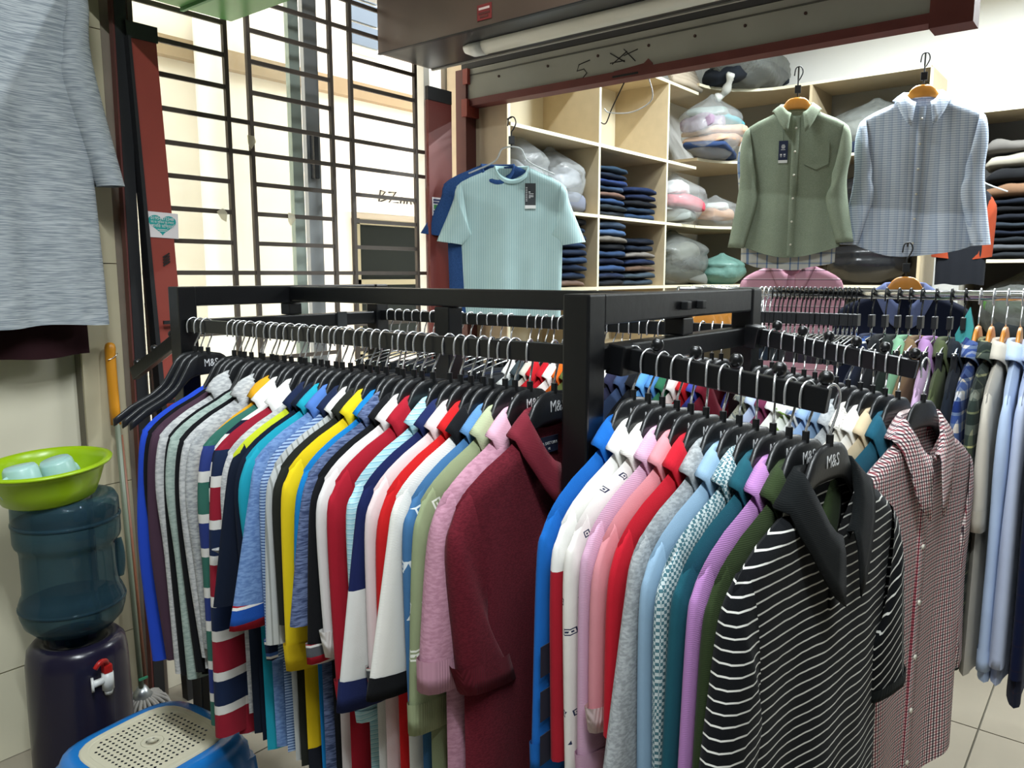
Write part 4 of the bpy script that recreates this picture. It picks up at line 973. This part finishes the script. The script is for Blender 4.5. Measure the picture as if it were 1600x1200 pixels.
stack(3.97, 2.59, 1.462, [('black', '20242a'), ('navy', '273450'), ('bright denim', '37527c'), ('navy', '1d2740'), ('blue', '2e4568'), ('black', '1a1d24'), ('stone grey', '7c776e'), ('light denim', '5a7ba8'), ('grey blue', '52657e')], 'the lower middle cubby left stack', J, dz=.042)
stack(4.34, 2.59, 1.462, [('grey blue', '3c4a58'), ('slate', '44535f'), ('brown', '6a5446'), ('navy', '1e2c4c'), ('stone grey', '85807a'), ('ink navy', '1a2536'), ('dark navy', '17202f')], 'the lower middle cubby right stack', J, dz=.042)
stack(3.97, 2.59, 1.864, [('charcoal', '30383f'), ('dark slate', '2b3640'), ('mid blue', '34507c'), ('brown', '7a5f54'), ('steel blue', '3a5070'), ('royal navy', '2a3e70'), ('navy', '1d2a3e'), ('denim', '2a4055')], 'the upper middle cubby left stack', J, dz=.036)
stack(4.34, 2.59, 1.864, [('denim blue', '2e4668'), ('slate blue', '26394f'), ('black', '181c24'), ('navy', '1c2948'), ('ink blue', '1c2c50')], 'the upper middle cubby right stack', J, dz=.040)
K = 'folded clothes on the right edge shelf'
stack(5.58, .58, 1.62, [('charcoal', '2a2d31'), ('grey', '5c6064'), ('dark slate', '24282e'), ('navy', '1c2230'), ('grey blue', '2f3740'), ('ink', '191d26'), ('black', '14161a'), ('dark navy', '181e2a')], 'the dark stack on the right edge shelf', K, PI / 2, 'folded trousers', 1.0, 1.1, 'folded_trousers', .044, 'trousers')
stack(5.58, .58, 1.62 + .044 * 8 + .004, [('tan brown', '8a6a50'), ('black', '1c1d20'), ('cream', 'b5ae9e'), ('warm grey', '77736e')], 'the pile topping the dark stack', K, PI / 2, 'folded jumper', 1.0, 1.15, 'folded_jumper', .085, 'sweater')
stack(5.58, .18, 1.62, [('charcoal', '2a2d31'), ('navy', '1c2230'), ('grey', '4c5054'), ('black', '15171a'), ('slate', '343a42'), ('brown', '5c4c42')], 'the second dark stack on the right edge shelf', K, PI / 2, 'folded trousers', 1.0, 1.1, 'folded_trousers', .05, 'trousers')

# plastic bags of clothes
CLEAR = see_through('clear_bag_film', 'f4f6f6', 'd6dada', .27, .15)
SMOKE = see_through('smoky_bag_film', 'c9cdca', '8d918d', .45, .2)
GRNB = see_through('green_bag_film', 'b9d8cf', '7ba49a', .62, .3)
def bag(x, y, z, sx, sy, sz, mat, label, seed, knot=True, contents=(), group='plastic bags of clothes on the shelves'):
    t = thing('plastic_bag', label, 'bag', (x, y, z), 0, group)
    rings = []; nn = 30
    for k in range(19):
        u = k / 18
        rr = math.sin(PI * min(1, u * .93 + .07)) ** .45 if u < .6 else (math.sin(PI * min(1, .6 * .93 + .07)) ** .45) * (1 - sm((u - .6) / .4)) ** .8 + .07
        ring = []
        for q in range(nn):
            a = 2 * PI * q / nn; ca = math.copysign(abs(math.cos(a)) ** .85, math.cos(a)); sa = math.copysign(abs(math.sin(a)) ** .85, math.sin(a))
            d = 1 + .11 * vn(3 * ca + seed, 3 * sa, 5 * u) + (.10 * math.sin(a * 9 + seed) * u ** 2)
            ring.append((sx / 2 * rr * ca * d, sy / 2 * rr * sa * d, sz * u * (1 - .0 * u)))
        rings.append(ring)
    loft('film', rings, mat, t)
    if knot:
        tube('knot', bez([(0, -.02, sz * .93), (.02, -.07, sz * 1.0), (-.02, -.12, sz * 1.12), (-.05, -.15, sz * 1.26)], 4), [.026 + .007 * math.sin(i * 1.3) for i in range(13)], plain('twisted_film', 'b9bab4', .35, bump=.5, bs=40), t, 10)
    for k, (cn, hx, px, py, pz, s3) in enumerate(contents):
        me = FOLDM[k % 5].copy(); me.materials.clear(); me.materials.append(f_plain(hx))
        o = link('folded_garment', me); o.location = (x + px, y + py, z + pz); o.scale = s3; o.rotation_euler = (R(rnd.uniform(-8, 8)), R(rnd.uniform(-10, 10)), R(rnd.uniform(-20, 20)))
        tag(o, cn + ' folded garment inside the ' + ' '.join(label.split()[:6]).replace(' on', '').replace(' of', ' of'), 'garment', 'clothes inside the plastic bags')
    return t
bag(5.11, 2.36, 2.312, .48, .38, .42, CLEAR, 'tied clear bag of pastel clothes on the corner shelf', 3, True,
    [('navy', '33456a', 0, 0, .03, (1.1, .9, 1.0)), ('lower peach', 'd0a88c', .02, -.02, .09, (1.1, .95, 1.3)), ('upper peach', 'd8b498', .02, -.02, .15, (1.05, .9, 1.3)), ('turquoise', '5fa9b4', .04, -.03, .22, (.8, .8, 1.0)), ('grey green', '7f8c86', -.05, 0, .25, (.8, .8, 1.4)), ('mauve', '8d7a8c', -.12, .0, .17, (.5, .8, 2.0))])
bag(4.90, 2.52, 1.865, .46, .40, .34, CLEAR, 'clear bag with pink clothes in the corner cubby', 8, False, [('grey', '8d938f', 0, 0, .02, (.95, .9, 1.6)), ('pink', 'c8505e', -.02, -.03, .11, (.85, .85, 1.8)), ('white', 'd8d8d8', -.04, 0, .19, (.7, .7, 1.8))])
bag(5.30, 2.40, 1.866, .34, .30, .22, CLEAR, 'small clear bag with peach clothes beside the pink one', 12, False, [('peach', 'c89a78', 0, 0, .05, (.6, .6, 1.5)), ('white', 'cfd0cc', .02, 0, .11, (.5, .5, 1.2))])
bag(4.95, 2.55, 1.464, .62, .42, .37, SMOKE, 'large smoky bag of grey clothes in the lower corner cubby', 17, False, [('grey', '777a74', 0, 0, .03, (1.4, .9, 2.0)), ('cream', 'b4b0a2', .0, -.06, .16, (.9, .6, 2.2)), ('slate', '4c5258', .10, 0, .10, (1.0, .8, 2.0))])
bag(5.36, 2.36, 1.464, .32, .32, .22, GRNB, 'pale green carrier bag on the lower corner shelf', 21, False)
bag(3.58, 2.60, 1.866, .42, .34, .36, CLEAR, 'clear bag of grey clothes beside the pale tee', 25, False, [('grey', '6d7280', 0, 0, .02, (1.0, .85, 2.2)), ('silver grey', '9a9ca2', .02, 0, .13, (.9, .8, 2.2))])
bag(3.26, 2.60, 1.866, .34, .34, .40, CLEAR, 'clear bag behind the hanger of the pale tee', 28, False, [('white', 'b9bcc2', 0, 0, .03, (.8, .8, 4.0))])
bag(5.45, 2.25, 2.792, .85, .42, .34, SMOKE, 'long smoky bag of dark clothes on top of the back shelf', 31, False, [('black', '1c2026', -.1, 0, .03, (1.6, .9, 2.6)), ('dark blue', '28303e', .14, .02, .10, (1.3, .9, 2.4))])
bag(5.63, 1.45, 2.312, .38, .56, .36, SMOKE, 'smoky bag of white and blue clothes on the back shelf', 35, False, [('white', 'd8d6d2', 0, .06, .12, (.9, 1.3, 2.0)), ('pale blue', '8ea8cc', -.05, -.1, .14, (.6, .7, 2.0)), ('navy', '202838', 0, 0, .02, (1.1, 1.5, 1.8))])
bag(5.63, 1.45, 1.866, .36, .54, .36, plain('black_bag_film', '1a1b1d', .2, bump=.8, bs=20), 'black bag stuffed on the back shelf below the white bag', 39, False)
bag(5.63, 1.45, 1.464, .36, .54, .33, plain('black_bag_film', '1a1b1d', .2), 'black bag stuffed on the lowest visible back shelf', 43, False)
bag(5.62, 1.40, 1.102, .36, .46, .33, SMOKE, 'smoky bag of beige clothes below the checked shirt', 46, False, [('beige', 'a59c8a', 0, 0, .1, (.8, .8, 3.4))])
bag(5.62, .52, 1.112, .34, .50, .46, SMOKE, 'smoky bag with green and red garments on the right edge unit', 52, False, [('green', '4f7a3c', 0, .05, .20, (.8, .9, 2.4)), ('red', '9a2a2c', 0, -.08, .26, (.5, .6, 1.6)), ('dark', '24282a', 0, 0, .02, (.9, 1.1, 3.0))])
# folded ribbed cloth pack on top of the shelf
rp = thing('cloth_roll', 'bundle of beige ribbed cloth on top of the side shelf', 'cloth', (4.86, 2.50, 2.731))
for k in range(6): tube('fold', [(-.20, -.07 + .012 * k, .03 + .026 * k), (.0, -.08 + .01 * k, .035 + .026 * k), (.20, -.07 + .012 * k, .03 + .026 * k)], .022, f_plain('a89c8a'), rp, 8)
# loose wires under the beam
wr = thing('loose_wire', 'thin loose white and dark wires hanging below the beam', 'wire', (2.955, 1.70, 2.335))
tube('white_wire', bez([(0, -.05, .0), (.0, -.07, -.09), (0, .02, -.13), (0, .13, -.12), (0, .16, -.10)], 5), .0028, WHITEP, wr, 6)
tube('dark_wire', bez([(0, .06, 0), (0, .12, -.10), (0, .15, -.16), (0, .175, -.155)], 5), .0026, BLKST, wr, 6)

# ------------------------------------------------------------------ display shirts hung up in the far shop
def dhanger(x, y, z, rz, label, wood=True, reach=None):
    t = thing('display_hanger', label, 'hanger', (x, y, z), rz, 'hangers carrying the displayed shirts')
    tube('hook', bez([(-.018, 0, .10), (-.012, 0, .135), (.01, 0, .14), (.02, 0, .115), (.008, 0, .085), (0, 0, .07), (0, 0, .0)], 4), .003, BLKST, t, 6)
    box('size_block', (-.014, .014), (-.007, .007), (.018, .055), BLACKP, t, .002)
    if wood: b = link('body', WB_ME, None, t); b.scale = (.95, 1.4, 1)
    else:
        tube('body', bez([(-.20, 0, -.115), (-.08, 0, -.06), (-.04, 0, .0), (.04, 0, .0), (.08, 0, -.06), (.20, 0, -.115)], 5), .004, see_through('clear_hanger', 'e8ecec', 'd9dddd', .6), t, 8)
    # display arm running back to the shelf edge
    tx, ty = reach if reach else (5.43, y * 5.43 / x)
    loc = Matrix.Rotation(-rz, 3, 'Z') @ Vector((tx - x, ty - y, 0))
    tube('display_arm', [(0, 0, .140), (loc.x, loc.y, .150)], .004, BLKST, t, 6)
    return t
def tag_card(root, x, z, y, w_, h_, col, label, lines):
    t = thing('price_tag', label, 'tag', root.location, root.rotation_euler.z)
    box('card', (x - w_ / 2, x + w_ / 2), (y - .002, y), (z - h_, z), col, t)
    box('strip', (x - w_ / 2, x + w_ / 2), (y - .0026, y - .002), (z - h_, z - h_ * .87), WHITEP, t)
    tube('string', [(x, y, z), (x - .005, y + .006, z + .08)], .0008, BLKST, t, 5)
    for (dx, dz, w2, h2) in lines:
        box('print_mark', (x + dx - w2, x + dx + w2), (y - .0026, y - .002), (z + dz - h2, z + dz + h2), LOGO, t)
    return t
# pale aqua tee and denim tee behind it
TX = (2.905, 2.33)
tz = 2.085
trz = R(-47)
garment('tee_shirt', 'dark denim blue tee hanging behind the pale aqua tee', 't-shirt', (TX[0] - .035, TX[1] + .055, tz + .01), trz, f_marl('34558a', '284472', 200), W=.245, L=.74, t=.014, sleeve='short', slen=.25, sw=.09, bodytaper=.93, collar='crew', seed=301, fold=.006, nb=.03)
g = garment('tee_shirt', 'pale aqua ribbed crew neck tee with dark price tag', 't-shirt', (TX[0], TX[1], tz), trz, TEERIB, W=.250, L=.77, t=.018, sleeve='short', slen=.27, sw=.075, bodytaper=.93, slv=1.25, kick=-.01, collar='crew', cmat=f_plain('a9c8c8'), seed=302, fold=.013, nb=.03, open_=.05, N=30, M=26, kfold=6)
dhanger(TX[0], TX[1], tz + .025, trz, 'clear plastic hanger holding the pale aqua tee', False, (2.972, 2.41))
tag_card(g, .085, -.135, -.030, .050, .115, plain('dark_tag', '20262a', .5), 'dark grey price tag on the pale aqua tee', [(-.0175, -.020 - .0075 * k, .0035, .0013) for k in range(9)] + [(-.004, -.040, .004, .002), (.004, -.048, .011, .0012), (.004, -.056, .011, .0012), (.004, -.061, .011, .0012), (-.003, -.066, .004, .0012)])
# green chambray shirt
def ray_pt(u, v, d):
    rt = Vector((math.sin(yaw), -math.cos(yaw), 0)); up = rt.cross(fw)
    return Vector((0, 0, HC)) + (fw + rt * ((u - 800) / 1215) - up * ((v - 600) / 1215)) * d
GP = ray_pt(1246, 152, 3.75)
grz = R(-68)
garment('shirt', 'pale plaid shirt hanging behind the sage green shirt', 'shirt', (GP.x + .05, GP.y + .03, GP.z - .03), grz, PLAIDW, W=.235, L=.76, t=.015, sleeve='long', slen=.55, sw=.0, collar='shirt', seed=311, fold=.006, nb=.03, hemcurve=.04)
g = garment('shirt', 'sage green button-down shirt with navy price tag', 'shirt', GP, grz, CHAMB, W=.232, L=.72, t=.02, sleeve='long', slen=.58, sw=.06, bodytaper=.97, slv=1.35, kick=-.024, collar='shirt', cuff=CHAMB, cuffw=.05, seed=312, fold=.015, nb=.034, open_=.022, hemcurve=.05, N=30, M=28, placket='full', buttons=6, pocket=True, cpoint=.034, cfall=.046, kfold=5)
dhanger(GP.x, GP.y, GP.z, grz, 'wooden hanger holding the sage green shirt')
tag_card(g, -.055, -.205, -.030, .042, .105, plain('navy_tag', '182444', .5), 'navy price tag on the sage green shirt', [(0, -.020, .006, .0016), (0, -.025, .009, .0014), (0, -.0305, .009, .0016), (0, -.035, .006, .0014), (0, -.042, .010, .0013), (-.009, -.066, .0045, .004), (.007, -.066, .0045, .004), (-.009, -.075, .004, .0012), (.007, -.075, .004, .0012)])
BP = ray_pt(1443, 132, 3.62)
brz = R(-72)
garment('shirt', 'pale cream checked shirt behind the blue checked shirt', 'shirt', (BP.x + .06, BP.y + .02, BP.z - .01), brz, PLAIDW, W=.24, L=.70, t=.012, sleeve='long', slen=.5, collar='shirt', seed=321, fold=.006, nb=.03)
garment('shirt', 'pale blue and grey fine checked shirt hung up high', 'shirt', BP, brz, BPLAID, W=.246, L=.72, t=.02, sleeve='long', slen=.58, sw=.06, bodytaper=.97, slv=1.35, kick=-.024, collar='shirt', cuff=BPLAID, cuffw=.05, seed=322, fold=.015, nb=.034, open_=.026, hemcurve=.05, N=32, M=28, placket='full', buttons=6, cpoint=.040, cfall=.050, kfold=5, scale=1.04)
dhanger(BP.x, BP.y, BP.z, brz, 'wooden hanger holding the blue checked shirt')
# pink striped shirt and navy jacket lower down
PP = ray_pt(1238, 392, 3.95)
garment('shirt', 'pink striped shirt hanging below the sage green shirt', 'shirt', (PP.x, PP.y, PP.z), R(-68), PINKSTR, W=.235, L=.80, t=.018, sleeve='long', slen=.6, collar='shirt', seed=331, fold=.007, nb=.03, placket='full', buttons=5, hemcurve=.03)
dhanger(PP.x, PP.y, PP.z, R(-68), 'wooden hanger holding the pink striped shirt')
NP_ = ray_pt(1415, 432, 3.3)
garment('jacket', 'dark navy jacket hanging behind the chrome rail', 'jacket', NP_, R(-72), f_plain('14192a'), W=.25, L=.74, t=.03, sleeve='long', slen=.58, collar='shirt', cmat=f_plain('5a6488'), seed=341, fold=.006, nb=.04, placket='full', buttons=3, bmat=BLACKP)
dhanger(NP_.x, NP_.y, NP_.z, R(-72), 'wooden hanger holding the dark navy jacket')
OP = ray_pt(1512, 268, 4.3)
dhanger(OP.x, OP.y, OP.z, R(-72), 'clear hanger holding the dark jacket with orange sleeve', False)
garment('jacket', 'dark jacket with orange lining beside the blue checked shirt', 'jacket', OP, R(-72), f_plain('1b1d22'), smat=f_plain('8a3a22'), W=.13, L=.62, t=.03, sleeve='short', slen=.35, collar='crew', seed=342)
# wooden hangers glimpsed behind the rack
for k in range(5):
    q = ray_pt(1100 + 12 * k, 470, 2.75 + .02 * k)
    wood_hanger(q.x, q.y, q.z + .05, R(-20), NUM[k] + ' wooden hanger from the left glimpsed through the rack frame', 'wooden hangers behind the rack')
wrl = thing('hanger_stand', 'short chrome stand carrying wooden hangers behind the rack', 'rail', (0, 0, 0))
wa, wb_ = ray_pt(1060, 470, 2.685) + Vector((0, 0, .04)), ray_pt(1190, 470, 2.90) + Vector((0, 0, .04))
tube('rail', [wa, wb_], .010, CHROME, wrl, 12)
for q_ in (wa, wb_): tube('upright', [(q_.x, q_.y, 0), (q_.x, q_.y, q_.z - .010)], .009, CHROME, wrl, 12)

# ------------------------------------------------------------------ kurta on the left wall
kb = garment('kurta', 'dark maroon kurta hanging behind the grey linen one', 'kurta', (.85, 2.595, 2.55), R(0), f_plain('2a1519'), W=.235, L=1.27, t=.022, sleeve='long', slen=.62, sw=.02, collar='shirt', seed=401, fold=.008, nb=.03, bodytaper=1.0)
kg = garment('kurta', 'pale blue grey linen kurta hanging on the left wall', 'kurta', (.845, 2.515, 2.58), R(0), LINEN, W=.245, L=1.20, t=.030, sleeve='long', slen=.66, sw=.085, kick=-.02, collar='shirt', seed=402, fold=.016, nb=.04, N=34, M=40, kfold=6, placket=True, buttons=3, bodytaper=1.1, slv=1.25)
for s, px in ((0, -.012), (1, .010)):
    o = tube('tassel_cord', [(px, -.040, -.30), (px - .004, -.042, -.40)], .003, plain('blue_cord', '6a9ab8', .8), kg, 6)
    lathe('tassel', [(.001, -.425), (.008, -.42), (.007, -.405), (.003, -.40)], MATS['blue_cord'], o, 10, (px - .004, -.042, 0))
dh = hanger(.845, 2.515, 2.67, 0, 'black hanger carrying the grey linen kurta above the frame', None, logo=False)
dh2 = hanger(.85, 2.595, 2.64, 0, 'black hanger carrying the dark maroon kurta', None, logo=False)
kr = tube('wall_hook_rail', [(.845, 2.40, 2.668), (.845, 2.70, 2.668)], .008, CHROME, None, 10); tag(kr, 'steel wall peg carrying the kurtas on the left wall', 'hook')

# ------------------------------------------------------------------ water bottle, dispenser, basin
BOT = see_through('blue_bottle_plastic', '9fbac2', '3b5866', .36, .05, 0)
bx_, by_ = .885, 2.35
ds_ = thing('water_dispenser', 'dark purple water dispenser with white and red tap', 'dispenser', (bx_, by_, 0))
DPP = plain('dark_purple_plastic', '1f1c30', .25)
lathe('tank', [(.10, 0), (.135, .005), (.137, .10), (.136, .30), (.134, .42), (.128, .46), (.115, .475), (.10, .48), (.08, .475), (.07, .44)], DPP, ds_, 40)
tp = empty('tap', (.02, -.142, .385)); tp.parent = ds_
tube('spout_body', [(0, 0, -.03), (0, 0, .02)], .016, WHITEP, tp, 14); tube('nozzle', [(0, 0, -.045), (0, 0, -.03)], [.010, .014], WHITEP, tp, 12)
tube('stem', [(0, .012, 0), (-.0, .03, 0)], .011, WHITEP, tp, 12)
tube('flange', [(-.040, -.004, .0), (-.046, -.002, .0)], .020, WHITEP, tp, 16); tube('inlet', [(-.042, -.002, 0), (-.01, 0, 0)], .010, WHITEP, tp, 12)
RP = plain('red_plastic', 'b8201c', .35)
box('lever_base', (-.012, .012), (-.012, .012), (.02, .045), RP, tp, .004); tube('lever', bez([(0, 0, .042), (-.006, -.01, .060), (-.025, -.02, .066), (-.040, -.02, .052)], 4), .007, RP, tp, 8)
bo = thing('water_bottle', 'large blue plastic water bottle upturned on the dispenser', 'bottle', (bx_, by_, 0))
prof = [(.030, .455), (.032, .49), (.06, .497), (.105, .515), (.128, .54), (.137, .57), (.138, .60), (.131, .62), (.126, .63), (.124, .66), (.124, .75), (.127, .765), (.135, .775), (.138, .785), (.138, .83), (.134, .84), (.138, .85), (.137, .885), (.128, .903), (.11, .908), (.10, .905), (.02, .903)]
lathe('shell', prof, BOT, bo, 44)
tube('grip', bez([(.115, -.045, .645), (.118, -.052, .68), (.118, -.052, .72), (.115, -.045, .755)], 4), .014, BOT, bo, 10)
for z in (.59, .838): 
    rg = [(bx_, by_, z)]
    lathe('rib', [(.136, z - .006), (.1405, z - .003), (.1405, z + .003), (.136, z + .006)], BOT, bo, 44)
bs_ = thing('wash_basin', 'lime green plastic wash basin balanced on the water bottle', 'basin', (.845, 2.345, .9085)); bs_.rotation_euler = (R(1.5), R(-3.5), 0); bs_.scale = (.98, .98, .82)
LIME = plain('lime_plastic', '9ec213', .3)
pr_ = [(.005, .0), (.11, .0), (.12, .008), (.135, .05), (.15, .10), (.157, .113), (.170, .117), (.172, .124), (.160, .128), (.150, .122), (.145, .10), (.130, .05), (.115, .012), (.10, .006), (.005, .006)]
lathe('bowl', pr_, LIME, bs_, 44)
CUP = plain('pale_aqua_mug', 'a8cfca', .3)
for k, (cx, cy, lab) in enumerate(((-.060, -.01, 'pale aqua mug upside down at the left in the green basin'), (.047, .012, 'pale aqua mug upside down at the right in the green basin'))):
    m = thing('mug', lab, 'mug', (.845 + cx, 2.345 + cy, .9155 + .003), 0, 'mugs in the basin'); m.rotation_euler = (R(-6), R(-6 - 6 * k), R(20 * k))
    lathe('cup', [(.046, 0), (.048, .004), (.047, .05), (.043, .085), (.037, .094), (.034, .092), (.031, .095), (.002, .0945)], CUP, m, 28); m.scale = (1, 1, 1.02)
    hd = -1 if k == 0 else .6
    tube('handle', bez([(hd * .036, -.012, .018), (hd * .060, -.026, .022), (hd * .064, -.028, .045), (hd * .055, -.024, .066), (hd * .033, -.012, .072)], 4), .0055, CUP, m, 8)

# mop leaning in the corner
mp_ = thing('floor_mop', 'floor mop with orange grip leaning against the pilaster', 'mop', (0, 0, 0))
tube('pole', [(1.130, 2.50, .13), (1.155, 2.60, 1.14)], .0085, plain('grey_green_pole', '6f7765', .4), mp_, 12)
tube('pole', [(1.150, 2.51, .14), (1.172, 2.612, 1.0)], .006, plain('brown_pole', '7a4c36', .5), mp_, 10)
tube('grip', bez([(1.152, 2.598, 1.04), (1.154, 2.606, 1.17), (1.156, 2.612, 1.26), (1.157, 2.613, 1.285), (1.158, 2.614, 1.302), (1.159, 2.615, 1.31)], 2), [.016, .016, .016, .016, .016, .016, .017, .0165, .015, .012, .006], plain('orange_grip', 'c9861a', .4), mp_, 14)
tube('wire_tie', bez([(1.14, 2.597, 1.255), (1.157, 2.594, 1.262), (1.174, 2.60, 1.275)], 4), .0015, CHROME, mp_, 5)
tube('socket', [(1.133, 2.505, .115), (1.135, 2.51, .16)], [.04, .012], ALU, mp_, 16)
STR = plain('grey_mop_yarn', '84807a', .9)
for k in range(26):
    a = 2 * PI * k / 26; rr = .075 + .01 * (k % 3)
    tube('yarn', bez([(1.135 + .02 * math.cos(a), 2.505 + .02 * math.sin(a), .125), (1.135 + rr * .8 * math.cos(a), 2.505 + rr * .8 * math.sin(a), .105), (1.135 + rr * math.cos(a), 2.505 + rr * math.sin(a), .05), (1.135 + rr * .9 * math.cos(a + .3), 2.505 + rr * .9 * math.sin(a + .3), .008)], 3), .006, STR, mp_, 6)
box('green_tie', (1.120, 1.150), (2.492, 2.498), (.185, .192), plain('green_tie', '2f7a5a', .5), mp_)

# ------------------------------------------------------------------ blue stool
STB = plain('blue_stool_plastic', '1f78c8', .25); CRI = plain('cream_stool_insert', 'd2cdb6', .4)
so = thing('plastic_stool', 'blue plastic stool with perforated cream seat panel', 'stool', (.805, 1.745, 0), R(6))
def rsq(h, z, n=48, p=4.0, tw=0, ribs=0):
    out = []
    for k in range(n):
        a = 2 * PI * k / n; c, s = math.cos(a), math.sin(a); r_ = h / (abs(c) ** p + abs(s) ** p) ** (1 / p)
        if ribs: r_ *= 1 + ribs * (abs(math.sin(2 * a)) ** 6)
        out.append((r_ * c, r_ * s, z))
    return out
seat = [rsq(.128, .4235), rsq(.134, .424), rsq(.150, .424), rsq(.164, .419), rsq(.170, .405), rsq(.171, .390, ribs=.02), rsq(.178, .384, ribs=.03), rsq(.180, .360, ribs=.03), rsq(.186, .352, ribs=.04), rsq(.190, .31, ribs=.05), rsq(.186, .305, ribs=.05), rsq(.17, .38), rsq(.13, .405)]
loft('seat_shell', seat, STB, so, caps=False)
box('under_plate', (-.125, .125), (-.125, .125), (.398, .404), STB, so)
for sx_ in (-1, 1):
    for sy_ in (-1, 1):
        rg = []
        for u in (0, .3, .6, 1):
            cx, cy, z = sx_ * (.125 + .04 * u), sy_ * (.125 + .04 * u), .36 - .36 * u; hw = .042 - .012 * u
            rg.append([(cx + hw * a, cy + hw * b, z) for a, b in ((1, 1), (-.2, 1.1), (-1, .9), (-.9, -1), (.9, -1), (1.1, -.2))])
        loft('leg', rg, STB, so, smooth=False)
# perforated insert: cells with diamond holes
V, Fc = [], []; n_ = 17; S_ = .118; cell = 2 * S_ / n_
def inside(x, y): return (abs(x) / .121) ** 4 + (abs(y) / .121) ** 4 < 1.0
for i in range(n_):
    for j in range(n_):
        x0, y0 = -S_ + cell * i, -S_ + cell * j; cx, cy = x0 + cell / 2, y0 + cell / 2
        if not inside(cx, cy): continue
        b0 = len(V); V += [(x0, y0, .4275), (x0 + cell, y0, .4275), (x0 + cell, y0 + cell, .4275), (x0, y0 + cell, .4275)]
        d = math.hypot(cx, cy)
        if d < .032 or not inside(cx * 1.12, cy * 1.12) or (i + j) % 1:
            if d < .019: continue
            Fc.append((b0, b0 + 1, b0 + 2, b0 + 3))
        else:
            hw = cell * .30; V += [(cx, cy - hw, .4275), (cx + hw, cy, .4275), (cx, cy + hw, .4275), (cx - hw, cy, .4275)]
            c0 = b0 + 4
            Fc += [(b0, b0 + 1, c0), (b0 + 1, c0 + 1, c0), (b0 + 1, b0 + 2, c0 + 1), (b0 + 2, c0 + 2, c0 + 1), (b0 + 2, b0 + 3, c0 + 2), (b0 + 3, c0 + 3, c0 + 2), (b0 + 3, b0, c0 + 3), (b0, c0, c0 + 3)]
ins = link('seat_insert', pyd('seat_insert', V, Fc), CRI, so)
rim_r = [rsq(.116, .4275), rsq(.120, .4295), rsq(.124, .4275), rsq(.127, .4295), rsq(.131, .4285), rsq(.134, .4245)]
loft('insert_rim', rim_r, CRI, so, caps=False)
lathe('centre_ring', [(.0145, .4235), (.0145, .4285), (.024, .4285), (.026, .4275)], CRI, so, 20)
box('hole_shade_sheet', (-.115, .115), (-.115, .115), (.410, .412), plain('hole_shade_blue', '16324a', .6), so)  # added dark sheet: paints the shade seen through the seat holes
